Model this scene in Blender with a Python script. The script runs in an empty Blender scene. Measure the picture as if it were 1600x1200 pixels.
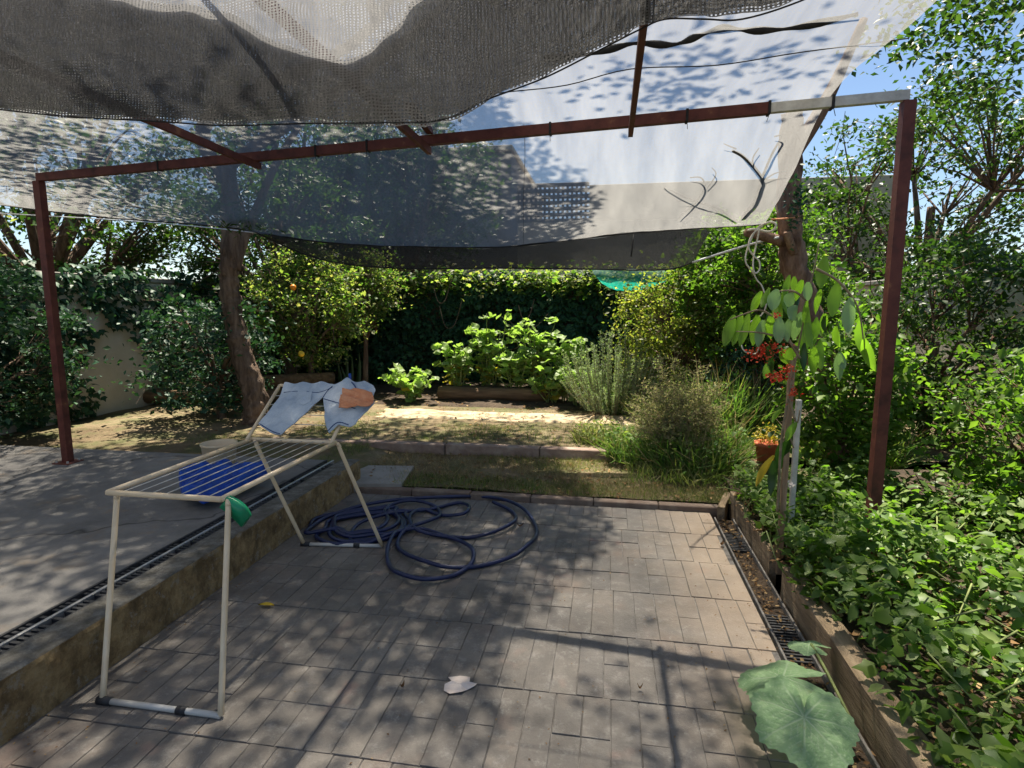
import bpy, bmesh, math, random
import numpy as np
from mathutils import Vector, Matrix, noise as mnoise

rng = np.random.default_rng(7)
random.seed(7)
R = math.radians
SC = bpy.context.scene
COL = SC.collection

# ------------------------------------------------------------------ camera
CAM_H, YAW, PITCH, F = 1.55, R(9.5), R(7.6), 900.0      # F in pixels of the 1600 wide photograph
cam_d = bpy.data.cameras.new('camera'); cam = bpy.data.objects.new('camera', cam_d); COL.objects.link(cam)
cam_d.sensor_width = 36.0; cam_d.lens = F / 1600 * 36; cam_d.clip_start = .05; cam_d.clip_end = 2000
cam.location = (0, 0, CAM_H); cam.rotation_euler = (math.pi / 2 - PITCH, 0, YAW)
SC.camera = cam
# ------------------------------------------------------------------ sky, sun, exposure
SUN_EL, SUN_AZ = R(66), R(-8)        # azimuth from +Y towards +X
w = bpy.data.worlds.new('World'); SC.world = w; w.use_nodes = True
nt = w.node_tree; bg = nt.nodes['Background']
sky = nt.nodes.new('ShaderNodeTexSky'); sky.sky_type = 'NISHITA'; sky.sun_disc = False
sky.sun_elevation = SUN_EL; sky.sun_rotation = SUN_AZ
nt.links.new(sky.outputs[0], bg.inputs[0]); bg.inputs[1].default_value = .055; sky.dust_density = .25; sky.ozone_density = 1.6; sky.altitude = 300
sd = bpy.data.lights.new('sun', 'SUN'); so = bpy.data.objects.new('sun', sd); COL.objects.link(so)
sd.energy = 5.0; sd.angle = R(.5); sd.color = (1, .92, .78)
sv = Vector((math.sin(SUN_AZ) * math.cos(SUN_EL), math.cos(SUN_AZ) * math.cos(SUN_EL), math.sin(SUN_EL)))
so.rotation_euler = sv.to_track_quat('Z', 'Y').to_euler(); so.location = sv * 40
SC.view_settings.view_transform = 'Standard'; SC.view_settings.look = 'None'
SC.view_settings.gamma = 1; SC.view_settings.exposure = 1.52; SC.view_settings.use_curve_mapping = False
SC.cycles.transparent_max_bounces = 24; SC.cycles.max_bounces = 8

# ------------------------------------------------------------------ pixel -> place
FW = Vector((-math.sin(YAW) * math.cos(PITCH), math.cos(YAW) * math.cos(PITCH), -math.sin(PITCH)))
RT = Vector((math.cos(YAW), math.sin(YAW), 0)); UP = RT.cross(FW); C0 = Vector((0, 0, CAM_H))
def ray(px, py): return FW + RT * ((px - 800) / F) - UP * ((py - 600) / F)
def G(px, py, z=0.0):                       # where the pixel's ray meets the level z
    d = ray(px, py); return C0 + d * ((z - CAM_H) / d.z)
def P(px, py, Y):                           # where it meets the upright plane at depth Y
    d = ray(px, py); return C0 + d * (Y / d.y)

# ------------------------------------------------------------------ materials
MATS = {}
class NT:
    def __init__(s, name):
        s.m = bpy.data.materials.new(name); s.m.use_nodes = True; s.t = s.m.node_tree; s.t.nodes.clear()
        s.out = s.n('ShaderNodeOutputMaterial')
    def n(s, ty, **kw):
        o = s.t.nodes.new(ty)
        for k, v in kw.items(): setattr(o, k, v)
        return o
    def l(s, a, b): s.t.links.new(a, b)
    def pos(s, scale=(1, 1, 1), obj=False):
        if obj: g = s.n('ShaderNodeTexCoord').outputs['Object']
        else: g = s.n('ShaderNodeNewGeometry').outputs['Position']
        mp = s.n('ShaderNodeMapping'); mp.inputs['Scale'].default_value = scale
        s.l(g, mp.inputs[0]); return mp.outputs[0]
    def noise(s, vec, scale, detail=5, rough=.6, dist=0):
        o = s.n('ShaderNodeTexNoise'); o.inputs['Scale'].default_value = scale; o.inputs['Detail'].default_value = detail
        o.inputs['Roughness'].default_value = rough; o.inputs['Distortion'].default_value = dist
        s.l(vec, o.inputs['Vector']); return o.outputs['Fac']
    def ramp(s, fac, stops):
        o = s.n('ShaderNodeValToRGB'); e = o.color_ramp.elements
        while len(e) < len(stops): e.new(.5)
        for k, (p, c) in enumerate(stops):
            e[k].position = p; e[k].color = (*c, 1) if len(c) == 3 else c
        s.l(fac, o.inputs[0]); return o.outputs[0]
    def mix(s, fac, a, b, mode='MIX'):
        o = s.n('ShaderNodeMix', data_type='RGBA', blend_type=mode)
        for i, v in ((0, fac), (6, a), (7, b)):
            if hasattr(v, 'is_linked'): s.l(v, o.inputs[i])
            else: o.inputs[i].default_value = v if i == 0 else (*v, 1)
        return o.outputs[2]
    def math(s, op, a, b=0.0):
        o = s.n('ShaderNodeMath', operation=op)
        for i, v in enumerate((a, b)):
            if hasattr(v, 'is_linked'): s.l(v, o.inputs[i])
            else: o.inputs[i].default_value = v
        return o.outputs[0]
    def bump(s, h, strength=.4, dist=.01):
        o = s.n('ShaderNodeBump'); o.inputs['Strength'].default_value = strength; o.inputs['Distance'].default_value = dist
        s.l(h, o.inputs['Height']); return o.outputs[0]
    def bsdf(s, col, rough=.7, spec=.4, normal=None, metal=0):
        o = s.n('ShaderNodeBsdfPrincipled')
        if hasattr(col, 'is_linked'): s.l(col, o.inputs['Base Color'])
        else: o.inputs['Base Color'].default_value = (*col, 1)
        if hasattr(rough, 'is_linked'): s.l(rough, o.inputs['Roughness'])
        else: o.inputs['Roughness'].default_value = rough
        o.inputs['Specular IOR Level'].default_value = spec; o.inputs['Metallic'].default_value = metal
        if normal is not None: s.l(normal, o.inputs['Normal'])
        return o.outputs[0]
    def done(s, sh): s.l(sh, s.out.inputs[0]); MATS[s.m.name] = s.m; return s.m

def surf(name, stops, scale=6, rough=.8, bump=.4, bscale=None, dist=.01, stretch=(1, 1, 1), spec=.3, obj=False, metal=0, detail=6):
    t = NT(name); v = t.pos(stretch, obj)
    f = t.noise(v, scale, detail, .62)
    c = t.ramp(f, stops)
    b = t.bump(t.noise(v, bscale or scale * 5, 6, .65), bump, dist)
    return t.done(t.bsdf(c, rough, spec, b, metal))

def leafmat(name, cols, trans=.35, rough=.45, spec=.35, tcol=None):
    """leaf colours picked per leaf, light passing through the blade"""
    t = NT(name); g = t.n('ShaderNodeNewGeometry')
    n = len(cols); c = t.ramp(g.outputs['Random Per Island'], [((k + .5) / n, cc) for k, cc in enumerate(cols)])
    v = t.pos(); c = t.mix(.5, c, t.ramp(t.noise(v, 3.0, 3), [(.35, (.45, .45, .45)), (.65, (1.2, 1.2, 1.2))]), 'MULTIPLY')
    p = t.bsdf(c, rough, spec)
    tr = t.n('ShaderNodeBsdfTranslucent'); tc = t.mix(1.0, c, tcol or (1.25, 1.5, .6), 'MULTIPLY'); t.l(tc, tr.inputs[0])
    mx = t.n('ShaderNodeMixShader'); mx.inputs[0].default_value = trans; t.l(p, mx.inputs[1]); t.l(tr.outputs[0], mx.inputs[2])
    return t.done(mx.outputs[0])

def netmat(name, dark, light, tlight, pitch, thr, trans=.5, irregular=.25, wob=.0012):
    """knitted shade cloth: real see-through holes between ribs, in metres of cloth (UV)"""
    t = NT(name); uv = t.n('ShaderNodeUVMap'); sp = t.n('ShaderNodeSeparateXYZ')
    ns = t.n('ShaderNodeTexNoise'); ns.inputs['Scale'].default_value = 9; t.l(uv.outputs[0], ns.inputs['Vector'])
    sc = t.n('ShaderNodeVectorMath', operation='SCALE'); sc.inputs[3].default_value = wob * 10; t.l(ns.outputs['Color'], sc.inputs[0])
    ad = t.n('ShaderNodeVectorMath', operation='ADD'); t.l(uv.outputs[0], ad.inputs[0]); t.l(sc.outputs[0], ad.inputs[1])
    t.l(ad.outputs[0], sp.inputs[0])
    su = t.math('SINE', t.math('MULTIPLY', sp.outputs[0], 2 * math.pi / pitch))
    sv_ = t.math('SINE', t.math('MULTIPLY', sp.outputs[1], 2 * math.pi / pitch))
    big = t.noise(uv.outputs[0], 1.3, 4); fine = t.noise(uv.outputs[0], 55, 2)
    th = t.math('ADD', t.math('ADD', thr, t.math('MULTIPLY', t.math('SUBTRACT', big, .5), irregular * 2)), t.math('MULTIPLY', t.math('SUBTRACT', fine, .5), irregular * 5))
    hole = t.math('MULTIPLY', t.math('GREATER_THAN', su, th), t.math('GREATER_THAN', sv_, th))
    c = t.ramp(t.noise(uv.outputs[0], 40, 3), [(.35, dark), (.7, light)])
    d = t.bsdf(c, .6, .3); tr = t.n('ShaderNodeBsdfTranslucent'); mpv = t.n('ShaderNodeMapping'); mpv.inputs['Scale'].default_value = (7, .7, 1); t.l(uv.outputs[0], mpv.inputs[0])
    t.l(t.mix(1.0, tlight, t.ramp(t.noise(mpv.outputs[0], 1.0, 6, .65), [(.3, (.72,) * 3), (.7, (1.2, 1.19, 1.16))]), 'MULTIPLY'), tr.inputs[0])
    m1 = t.n('ShaderNodeMixShader'); m1.inputs[0].default_value = trans; t.l(d, m1.inputs[1]); t.l(tr.outputs[0], m1.inputs[2])
    tp = t.n('ShaderNodeBsdfTransparent'); m2 = t.n('ShaderNodeMixShader')
    t.l(hole, m2.inputs[0]); t.l(m1.outputs[0], m2.inputs[1]); t.l(tp.outputs[0], m2.inputs[2])
    return t.done(m2.outputs[0])

# pavers: dark concrete brick, one tint per brick, scuffs and rusty dust
t = NT('paver'); v = t.pos(); oi = t.n('ShaderNodeObjectInfo')
c = t.ramp(t.noise(v, 1.6, 8, .7), [(.3, (.08, .072, .064)), (.5, (.165, .147, .128)), (.7, (.275, .245, .208))])
c = t.mix(.45, c, t.ramp(oi.outputs['Random'], [(0, (.75, .76, .8)), (.5, (1, 1, 1)), (1, (1.18, 1.12, 1.05))]), 'MULTIPLY')
c = t.mix(t.math('MULTIPLY', t.ramp(t.noise(v, 2.2, 6), [(.56, (0, 0, 0)), (.72, (1, 1, 1))]), .4), c, (.30, .20, .14))
c = t.mix(t.math('MULTIPLY', t.ramp(t.noise(t.pos((3.2, 1.3, 1)), 5.5, 9, .8), [(.60, (0, 0, 0)), (.70, (1, 1, 1))]), .5), c, (.46, .45, .43))
c = t.mix(t.math('MULTIPLY', t.ramp(t.noise(v, 34, 4, .7), [(.62, (0, 0, 0)), (.75, (1, 1, 1))]), .55), c, (.05, .05, .05))
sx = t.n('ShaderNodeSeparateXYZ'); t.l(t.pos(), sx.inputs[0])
c = t.mix(t.math('MULTIPLY', t.ramp(t.noise(v, 11, 10, .85), [(.52, (0, 0, 0)), (.62, (1, 1, 1))]), .35), c, (.42, .40, .365))
c = t.mix(t.math('MULTIPLY', t.ramp(t.noise(t.pos((1, 1, 1)), 4.2, 3, .5), [(.64, (0, 0, 0)), (.74, (1, 1, 1))]), .4), c, (.34, .20, .155))
c = t.mix(t.math('MULTIPLY', t.ramp(t.noise(v, .9, 5, .6), [(.45, (0, 0, 0)), (.65, (1, 1, 1))]), .55), c, (.085, .078, .07))
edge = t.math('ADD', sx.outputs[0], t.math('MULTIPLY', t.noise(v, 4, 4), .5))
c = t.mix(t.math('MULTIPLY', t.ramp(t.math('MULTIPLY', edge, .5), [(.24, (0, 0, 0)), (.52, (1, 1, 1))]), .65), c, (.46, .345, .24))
t.done(t.bsdf(c, t.ramp(t.noise(v, 7, 4), [(.3, (.5,) * 3), (.7, (.8,) * 3)]), .4, t.bump(t.noise(v, 75, 8, .75), .55, .006)))
surf('grout', [(.42, (.12, .11, .10)), (.68, (.27, .25, .23))], 9, .95, .6, 80)
surf('dark_gap', [(.3, (.035, .03, .025)), (.7, (.07, .06, .05))], 9, 1, .5, 60)
t = NT('terrace_concrete'); v = t.pos()
c = t.ramp(t.noise(v, 1.7, 11, .75), [(.3, (.11, .105, .098)), (.5, (.185, .176, .165)), (.7, (.26, .245, .225))])
c = t.mix(t.math('MULTIPLY', t.ramp(t.noise(v, 3.1, 8, .7), [(.56, (0, 0, 0)), (.68, (1, 1, 1))]), .6), c, (.25, .185, .12))
c = t.mix(t.math('MULTIPLY', t.ramp(t.noise(v, 30, 8, .8), [(.58, (0, 0, 0)), (.7, (1, 1, 1))]), .5), c, (.04, .04, .035))
vo = t.n('ShaderNodeTexVoronoi', feature='DISTANCE_TO_EDGE'); vo.inputs['Scale'].default_value = .55; nz = t.n('ShaderNodeTexNoise'); nz.inputs['Scale'].default_value = 3; t.l(v, nz.inputs['Vector'])
av = t.n('ShaderNodeVectorMath', operation='MULTIPLY_ADD'); t.l(nz.outputs['Color'], av.inputs[0]); av.inputs[1].default_value = (.35, .35, .35); t.l(v, av.inputs[2]); t.l(av.outputs[0], vo.inputs['Vector'])
c = t.mix(t.ramp(vo.outputs['Distance'], [(.0, (.8,) * 3), (.006, (0, 0, 0))]), c, (.03, .028, .025))
t.done(t.bsdf(c, .85, .3, t.bump(t.noise(v, 70, 9, .8), .6, .008)))
t = NT('stained_render'); v = t.pos(); ge = t.n('ShaderNodeNewGeometry'); sz_ = t.n('ShaderNodeSeparateXYZ'); t.l(ge.outputs['Normal'], sz_.inputs[0])
c = t.ramp(t.noise(v, 9, 12, .8), [(.3, (.14, .095, .05)), (.45, (.29, .20, .10)), (.6, (.44, .32, .165)), (.75, (.36, .31, .23))])
c = t.mix(t.math('MULTIPLY', t.ramp(t.noise(t.pos((1, 2.2, 1.2)), 3.4, 9, .75), [(.47, (0, 0, 0)), (.62, (1, 1, 1))]), .7), c, (.085, .06, .035))
c = t.mix(t.math('MULTIPLY', t.ramp(t.noise(v, 15, 8, .8), [(.56, (0, 0, 0)), (.62, (1, 1, 1))]), .6), c, (.36, .34, .30))
cap = t.ramp(t.noise(v, 12, 10, .8), [(.3, (.085, .08, .06)), (.5, (.17, .16, .14)), (.7, (.33, .32, .29))])
c = t.mix(t.ramp(sz_.outputs[2], [(.5, (0, 0, 0)), (.75, (1, 1, 1))]), c, cap)
t.done(t.bsdf(c, .95, .15, t.bump(t.noise(v, 60, 10, .8), .9, .02)))
surf('kerb_concrete', [(.25, (.17, .11, .085)), (.5, (.28, .20, .16)), (.8, (.42, .36, .29))], 7, .9, .6, 50)
surf('kerb_brown', [(.25, (.12, .08, .06)), (.5, (.19, .14, .11)), (.8, (.30, .25, .2))], 7, .9, .6, 50)
surf('slab_concrete', [(.25, (.20, .185, .17)), (.7, (.33, .31, .28))], 5, .9, .5, 50)
t = NT('dirt'); v = t.pos()
c = t.ramp(t.noise(v, 1.1, 9, .72), [(.28, (.10, .072, .045)), (.48, (.20, .15, .09)), (.62, (.30, .235, .145)), (.8, (.42, .34, .23))])
c = t.mix(t.math('MULTIPLY', t.ramp(t.noise(v, 26, 6, .8), [(.5, (0, 0, 0)), (.64, (1, 1, 1))]), .55), c, (.12, .08, .045))
c = t.mix(t.math('MULTIPLY', t.ramp(t.noise(v, 2.6, 7, .75), [(.45, (0, 0, 0)), (.6, (1, 1, 1))]), .65), c, (.10, .125, .045))
t.done(t.bsdf(c, .95, .15, t.bump(t.noise(v, 45, 9, .8), .9, .03)))
surf('sunlit_sand', [(.3, (.30, .22, .13)), (.5, (.46, .36, .23)), (.7, (.58, .47, .33))], 5, .95, .8, 60, .02)
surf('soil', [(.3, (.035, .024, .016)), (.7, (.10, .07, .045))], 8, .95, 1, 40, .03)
surf('bark', [(.3, (.035, .024, .017)), (.5, (.16, .105, .07)), (.7, (.31, .215, .15))], 13, .9, 1, 30, .06, (1, 1, .16), detail=10)
surf('bark_red', [(.3, (.06, .032, .02)), (.5, (.22, .125, .08)), (.7, (.42, .28, .19))], 11, .9, 1, 30, .05, (1, 1, .25), detail=10)
surf('twig', [(.3, (.16, .12, .075)), (.7, (.32, .25, .16))], 20, .9, .4)
surf('twig_grey', [(.3, (.05, .045, .045)), (.7, (.13, .12, .11))], 20, .9, .4)
surf('green_stem', [(.3, (.10, .15, .04)), (.7, (.24, .26, .09))], 20, .6, .2)
surf('rust_paint', [(.3, (.05, .016, .012)), (.5, (.115, .032, .024)), (.62, (.13, .04, .028)), (.7, (.24, .10, .05))], 9, .6, .4, 60, .004, detail=10)
surf('white_paint', [(.3, (.40, .38, .34)), (.7, (.66, .64, .58))], 14, .5, .2)
surf('cream_plastic', [(.3, (.66, .51, .33)), (.7, (.78, .64, .45))], 9, .35, .1, 40, .002, spec=.5)
surf('wire_white', [(.3, (.50, .48, .44)), (.7, (.62, .60, .56))], 9, .3, .1)
surf('steel_dull', [(.3, (.38, .37, .36)), (.7, (.6, .59, .57))], 20, .4, .2, metal=.7)
surf('black_plastic', [(.3, (.018, .018, .02)), (.7, (.045, .045, .048))], 20, .55, .4, 60)
surf('green_plastic', [(.3, (.0, .20, .09)), (.7, (.005, .28, .13))], 10, .35, .1, spec=.5)
surf('hose_rubber', [(.3, (.006, .010, .045)), (.7, (.016, .024, .085))], 12, .38, .15, spec=.5)
t = NT('denim'); v = t.pos()
c = t.ramp(t.noise(v, 4.5, 5, .6), [(.3, (.26, .33, .43)), (.5, (.43, .50, .58)), (.66, (.60, .65, .70))])
c = t.mix(.35, c, t.ramp(t.noise(t.pos((1, 1, 1)), 260, 2), [(.35, (.6, .6, .65)), (.65, (1.25, 1.25, 1.2))]), 'MULTIPLY')
t.done(t.bsdf(c, .95, .1, t.bump(t.noise(v, 120, 3), .4, .004)))
surf('denim_seam', [(.3, (.03, .06, .16)), (.7, (.06, .10, .22))], 30, .95, .3)
surf('orange_cloth', [(.3, (.52, .20, .10)), (.55, (.66, .29, .15)), (.8, (.76, .42, .26))], 12, .95, .5, 150, .004)
surf('blue_sheet', [(.3, (.005, .035, .26)), (.7, (.015, .09, .46))], 9, .4, .5, 25, .01)
surf('timber', [(.25, (.06, .038, .022)), (.5, (.15, .092, .05)), (.75, (.26, .17, .095))], 6, .9, .9, 24, .015, (.35, 3, 3))
surf('timber_y', [(.25, (.12, .085, .055)), (.5, (.26, .19, .12)), (.75, (.42, .32, .21))], 6, .9, .9, 24, .015, (3, .35, 3))
surf('timber_z', [(.25, (.16, .10, .06)), (.5, (.33, .22, .14)), (.75, (.46, .34, .24))], 8, .9, .8, 24, .012, (3, 3, .35))
surf('terracotta', [(.3, (.42, .10, .045)), (.7, (.55, .16, .08))], 9, .8, .3)
surf('plaster', [(.25, (.42, .38, .31)), (.5, (.55, .50, .42)), (.8, (.66, .61, .52))], 1.4, .95, .4, 30)
surf('plaster_grey', [(.25, (.20, .19, .19)), (.6, (.28, .27, .26)), (.8, (.36, .34, .32))], 1.4, .95, .4, 30)
surf('roof_tile', [(.3, (.22, .085, .05)), (.7, (.36, .15, .09))], 3, .9, .5)
surf('rope_cream', [(.3, (.58, .50, .38)), (.7, (.78, .72, .6))], 60, .9, .8, 160, .004)
surf('rope_white', [(.3, (.50, .52, .54)), (.7, (.74, .76, .78))], 60, .8, .6, 160, .003)
surf('paper', [(.3, (.60, .50, .44)), (.7, (.74, .65, .58))], 20, .9, .4)
surf('orange_fruit', [(.3, (.75, .20, .01)), (.7, (.85, .32, .02))], 9, .45, .4, 120, .002)
surf('yellow_fruit', [(.3, (.75, .45, .03)), (.7, (.8, .55, .05))], 9, .45, .4, 120, .002)
surf('red_fabric', [(.3, (.10, .012, .01)), (.7, (.18, .03, .02))], 9, .9, .3)
netmat('net_roof', (.05, .05, .054), (.10, .10, .105), (.26, .256, .25), .0034, -.16, .66, .06, .0004)
netmat('net_double', (.02, .02, .02), (.055, .052, .05), (.03, .03, .028), .0034, .42, .3, .14)
netmat('net_near', (.028, .030, .038), (.088, .09, .10), (.40, .395, .40), .0118, .22, .6, .09, .0016)
netmat('net_darkener', (.02, .02, .024), (.05, .047, .05), (.02, .02, .02), .0033, .36, .3, .12, .0005)
netmat('net_green', (.0, .10, .085), (.01, .22, .17), (.02, .42, .30), .012, .15, .55, .1)
surf('net_hem', [(.3, (.012, .012, .013)), (.7, (.035, .034, .033))], 30, .8, .5)
leafmat('leaf_hedge', [(.018, .055, .032), (.03, .085, .045), (.045, .11, .055), (.065, .13, .06), (.024, .07, .04)], .22, .5, .25)
leafmat('leaf_tree', [(.03, .07, .015), (.05, .10, .02), (.08, .13, .028), (.04, .085, .02)], .42)
leafmat('leaf_citrus', [(.06, .13, .025), (.11, .19, .04), (.20, .27, .07), (.32, .36, .12), (.34, .30, .14)], .58, .5, .35)
leafmat('leaf_olive', [(.12, .16, .03), (.19, .22, .045), (.28, .28, .07), (.38, .33, .10), (.14, .20, .04)], .6)
leafmat('leaf_lime', [(.07, .15, .02), (.12, .21, .03), (.18, .27, .045), (.09, .17, .025)], .55)
leafmat('leaf_geranium', [(.14, .25, .05), (.20, .32, .07), (.30, .40, .13), (.15, .27, .05)], .5, .5, .4)
leafmat('leaf_geranium_yellow', [(.30, .24, .03), (.40, .30, .04)], .35, .5, .3)
leafmat('leaf_rosemary', [(.22, .28, .16), (.32, .38, .24), (.44, .49, .36), (.16, .23, .12)], .4, .6, .3)
leafmat('leaf_dry', [(.26, .29, .11), (.40, .37, .18), (.18, .27, .08), (.46, .40, .21), (.15, .24, .07)], .45, .8, .1, (1.1, 1.1, .8))
leafmat('leaf_ivy', [(.08, .15, .03), (.14, .22, .05), (.22, .29, .09), (.10, .17, .04)], .35, .5, .3)
leafmat('leaf_vine', [(.12, .24, .025), (.18, .32, .035), (.24, .38, .05)], .5, .4, .4)
leafmat('leaf_vine_blue', [(.17, .29, .14), (.26, .38, .20)], .4, .35, .45)
leafmat('leaf_vine_dark', [(.02, .055, .012), (.03, .075, .016)], .3, .35, .45)
leafmat('leaf_yellow', [(.45, .32, .03), (.55, .40, .04)], .35, .6, .2, (1.1, 1.1, .8))
leafmat('grass', [(.09, .14, .035), (.14, .19, .05), (.22, .24, .08), (.34, .30, .15), (.12, .17, .04)], .35, .6, .2)
leafmat('grass_dry', [(.34, .27, .14), (.42, .35, .20), (.22, .18, .08), (.28, .22, .10)], .25, .8, .1, (1.1, 1.1, .9))
leafmat('weed', [(.06, .13, .025), (.10, .19, .04), (.16, .25, .06), (.24, .26, .09), (.09, .17, .05)], .4, .6, .2)
leafmat('litter', [(.20, .11, .05), (.30, .19, .09), (.13, .07, .035), (.40, .28, .14)], .15, .9, .1, (1.1, 1, .8))
leafmat('petal_red', [(.55, .04, .022), (.66, .08, .035), (.60, .14, .07)], .35, .6, .2, (1.2, 1, 1))
leafmat('petal_white', [(.75, .68, .64), (.82, .78, .74)], .3, .6, .2, (1, 1, 1))
leafmat('sansevieria', [(.035, .07, .025), (.05, .09, .03)], .15, .4, .4)

# ------------------------------------------------------------------ mesh helpers
def link(o, parent=None):
    COL.objects.link(o)
    if parent is not None: o.parent = parent
    return o
def tag(o, label=None, cat=None, group=None, kind=None):
    if label: o['label'] = label
    if cat: o['category'] = cat
    if group: o['group'] = group
    if kind: o['kind'] = kind
    return o
def empty(name, loc, label=None, cat=None, group=None):
    o = bpy.data.objects.new(name, None); o.location = loc; o.empty_display_size = .05
    link(o); return tag(o, label, cat, group)
def raw(name, V, faces, mat, parent=None, smooth=True, uv=None):
    """vertices in world metres; when there is a parent the mesh is stored relative to it"""
    V = np.asarray(V, float)
    if parent is not None:
        p = parent
        while p is not None: V = V - np.array(p.location); p = p.parent
    me = bpy.data.meshes.new(name); me.from_pydata(V.tolist(), [], [tuple(int(i) for i in f) for f in faces])
    if smooth: me.polygons.foreach_set('use_smooth', [True] * len(me.polygons))
    if uv is not None:
        l = me.uv_layers.new(name='UVMap'); idx = np.empty(len(me.loops), int); me.loops.foreach_get('vertex_index', idx)
        l.data.foreach_set('uv', np.asarray(uv)[idx].ravel())
    me.materials.append(MATS[mat]); me.update()
    return link(bpy.data.objects.new(name, me), parent)
class MB:
    def __init__(s): s.V = []; s.Fc = []
    def add(s, V, Fc):
        k = len(s.V); s.V += [tuple(v) for v in V]; s.Fc += [tuple(i + k for i in f) for f in Fc]; return s
    def box(s, a, b, bev=0.0, jit=0.0):
        (x0, y0, z0), (x1, y1, z1) = a, b
        if bev <= 0:
            V = [(x, y, z) for z in (z0, z1) for y in (y0, y1) for x in (x0, x1)]
            Fc = [(0, 2, 3, 1), (4, 5, 7, 6), (0, 1, 5, 4), (2, 6, 7, 3), (0, 4, 6, 2), (1, 3, 7, 5)]
        else:
            bm = bmesh.new(); bmesh.ops.create_cube(bm, size=1)
            for v in bm.verts: v.co = Vector(((x0 + x1) / 2 + v.co.x * (x1 - x0), (y0 + y1) / 2 + v.co.y * (y1 - y0), (z0 + z1) / 2 + v.co.z * (z1 - z0)))
            bmesh.ops.bevel(bm, geom=list(bm.edges), offset=bev, segments=1, affect='EDGES')
            bm.verts.index_update(); V = [tuple(v.co) for v in bm.verts]; Fc = [tuple(v.index for v in f.verts) for f in bm.faces]; bm.free()
        if jit: V = [tuple(c + random.uniform(-jit, jit) for c in v) for v in V]
        return s.add(V, Fc)
    def tube(s, pts, rad, seg=8, cap=True, wob=0.0, flat=1.0):
        pts = [Vector(p) for p in pts]; n = len(pts)
        rad = [rad] * n if isinstance(rad, (int, float)) else rad
        V, Fc = [], []; prev = None
        for i, p in enumerate(pts):
            d = (pts[min(i + 1, n - 1)] - pts[max(i - 1, 0)]).normalized()
            if prev is None: u = d.orthogonal().normalized()
            else:
                u = prev - d * prev.dot(d)
                u = u.normalized() if u.length > 1e-6 else d.orthogonal().normalized()
            prev = u; q = d.cross(u)
            for k in range(seg):
                a = 2 * math.pi * k / seg; r = rad[i]
                if wob: r *= 1 + wob * mnoise.noise(Vector((math.cos(a) * 1.7, math.sin(a) * 1.7, i * .45 + p.x * 3)))
                V.append(p + u * (math.cos(a) * r) + q * (math.sin(a) * r * flat))
        for i in range(n - 1):
            for k in range(seg):
                k2 = (k + 1) % seg
                Fc.append((i * seg + k, i * seg + k2, (i + 1) * seg + k2, (i + 1) * seg + k))
        if cap: Fc += [tuple(reversed(range(seg))), tuple(range((n - 1) * seg, n * seg))]
        return s.add(V, Fc)
    def lathe(s, c, prof, seg=24):
        V, Fc = [], []
        for r, z in prof:
            for k in range(seg):
                a = 2 * math.pi * k / seg; V.append((c[0] + math.cos(a) * r, c[1] + math.sin(a) * r, c[2] + z))
        for i in range(len(prof) - 1):
            for k in range(seg):
                k2 = (k + 1) % seg; Fc.append((i * seg + k, i * seg + k2, (i + 1) * seg + k2, (i + 1) * seg + k))
        return s.add(V, Fc)
    def build(s, name, mat, parent=None, smooth=False): return raw(name, s.V, s.Fc, mat, parent, smooth)
def spline(pts, n=8):
    pts = [Vector(p) for p in pts]; out = []
    for i in range(len(pts) - 1):
        a, b, c, d = pts[max(i - 1, 0)], pts[i], pts[i + 1], pts[min(i + 2, len(pts) - 1)]
        for k in range(n):
            u = k / n
            out.append(.5 * ((2 * b) + (c - a) * u + (2 * a - 5 * b + 4 * c - d) * u * u + (3 * b - a - 3 * c + d) * u ** 3))
    out.append(pts[-1]); return out
def lerp_list(a, b, n): return [a + (b - a) * k / (n - 1) for k in range(n)]

# leaf templates: (verts, faces); y runs from stalk to tip
LEAF4 = (np.array([(0, 0, 0), (-.30, .45, .07), (0, 1, -.08), (.30, .45, .07)], float), [(0, 3, 2), (0, 2, 1)])
SLIM4 = (np.array([(0, 0, 0), (-.13, .45, .03), (0, 1, -.10), (.13, .45, .03)], float), [(0, 3, 2), (0, 2, 1)])
LEAF6 = (np.array([(0, 0, 0), (-.24, .28, .05), (-.27, .6, .04), (0, 1, -.12), (.27, .6, .04), (.24, .28, .05), (0, .5, -.02)], float),
         [(0, 6, 1), (1, 6, 2), (2, 6, 3), (6, 4, 3), (5, 4, 6), (0, 5, 6)])
IVY = (np.array([(0, .35, .05), (0, 0, 0), (.32, .02, -.04), (.5, .42, -.06), (.22, .55, 0), (0, 1, -.1), (-.22, .55, 0), (-.5, .42, -.06), (-.32, .02, -.04)], float),
       [(0, k, k + 1) for k in range(1, 8)] + [(0, 8, 1)])
BLADE = (np.array([(-.02, 0, 0), (.02, 0, 0), (-.016, .55, .06), (.016, .55, .06), (0, 1, .28)], float), [(0, 1, 3, 2), (2, 3, 4)])
NEEDLE = (np.array([(-.055, 0, 0), (.055, 0, 0), (0, 1, .05)], float), [(0, 1, 2)])
def rots(n, up=0.0, rnd=None):
    """random frames; up>0 turns blade faces towards the sky, tips outwards and a little down"""
    r = rnd or rng
    nrm = r.normal(size=(n, 3)); nrm /= np.linalg.norm(nrm, axis=1)[:, None]; nrm[:, 2] = np.abs(nrm[:, 2]) if up > 0 else nrm[:, 2]
    nrm = nrm + np.array([0, 0, up]); nrm /= np.linalg.norm(nrm, axis=1)[:, None]
    t = r.normal(size=(n, 3)); t -= nrm * (t * nrm).sum(1)[:, None]; t /= np.linalg.norm(t, axis=1)[:, None]
    x = np.cross(t, nrm); return np.stack([x, t, nrm], axis=2)
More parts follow.
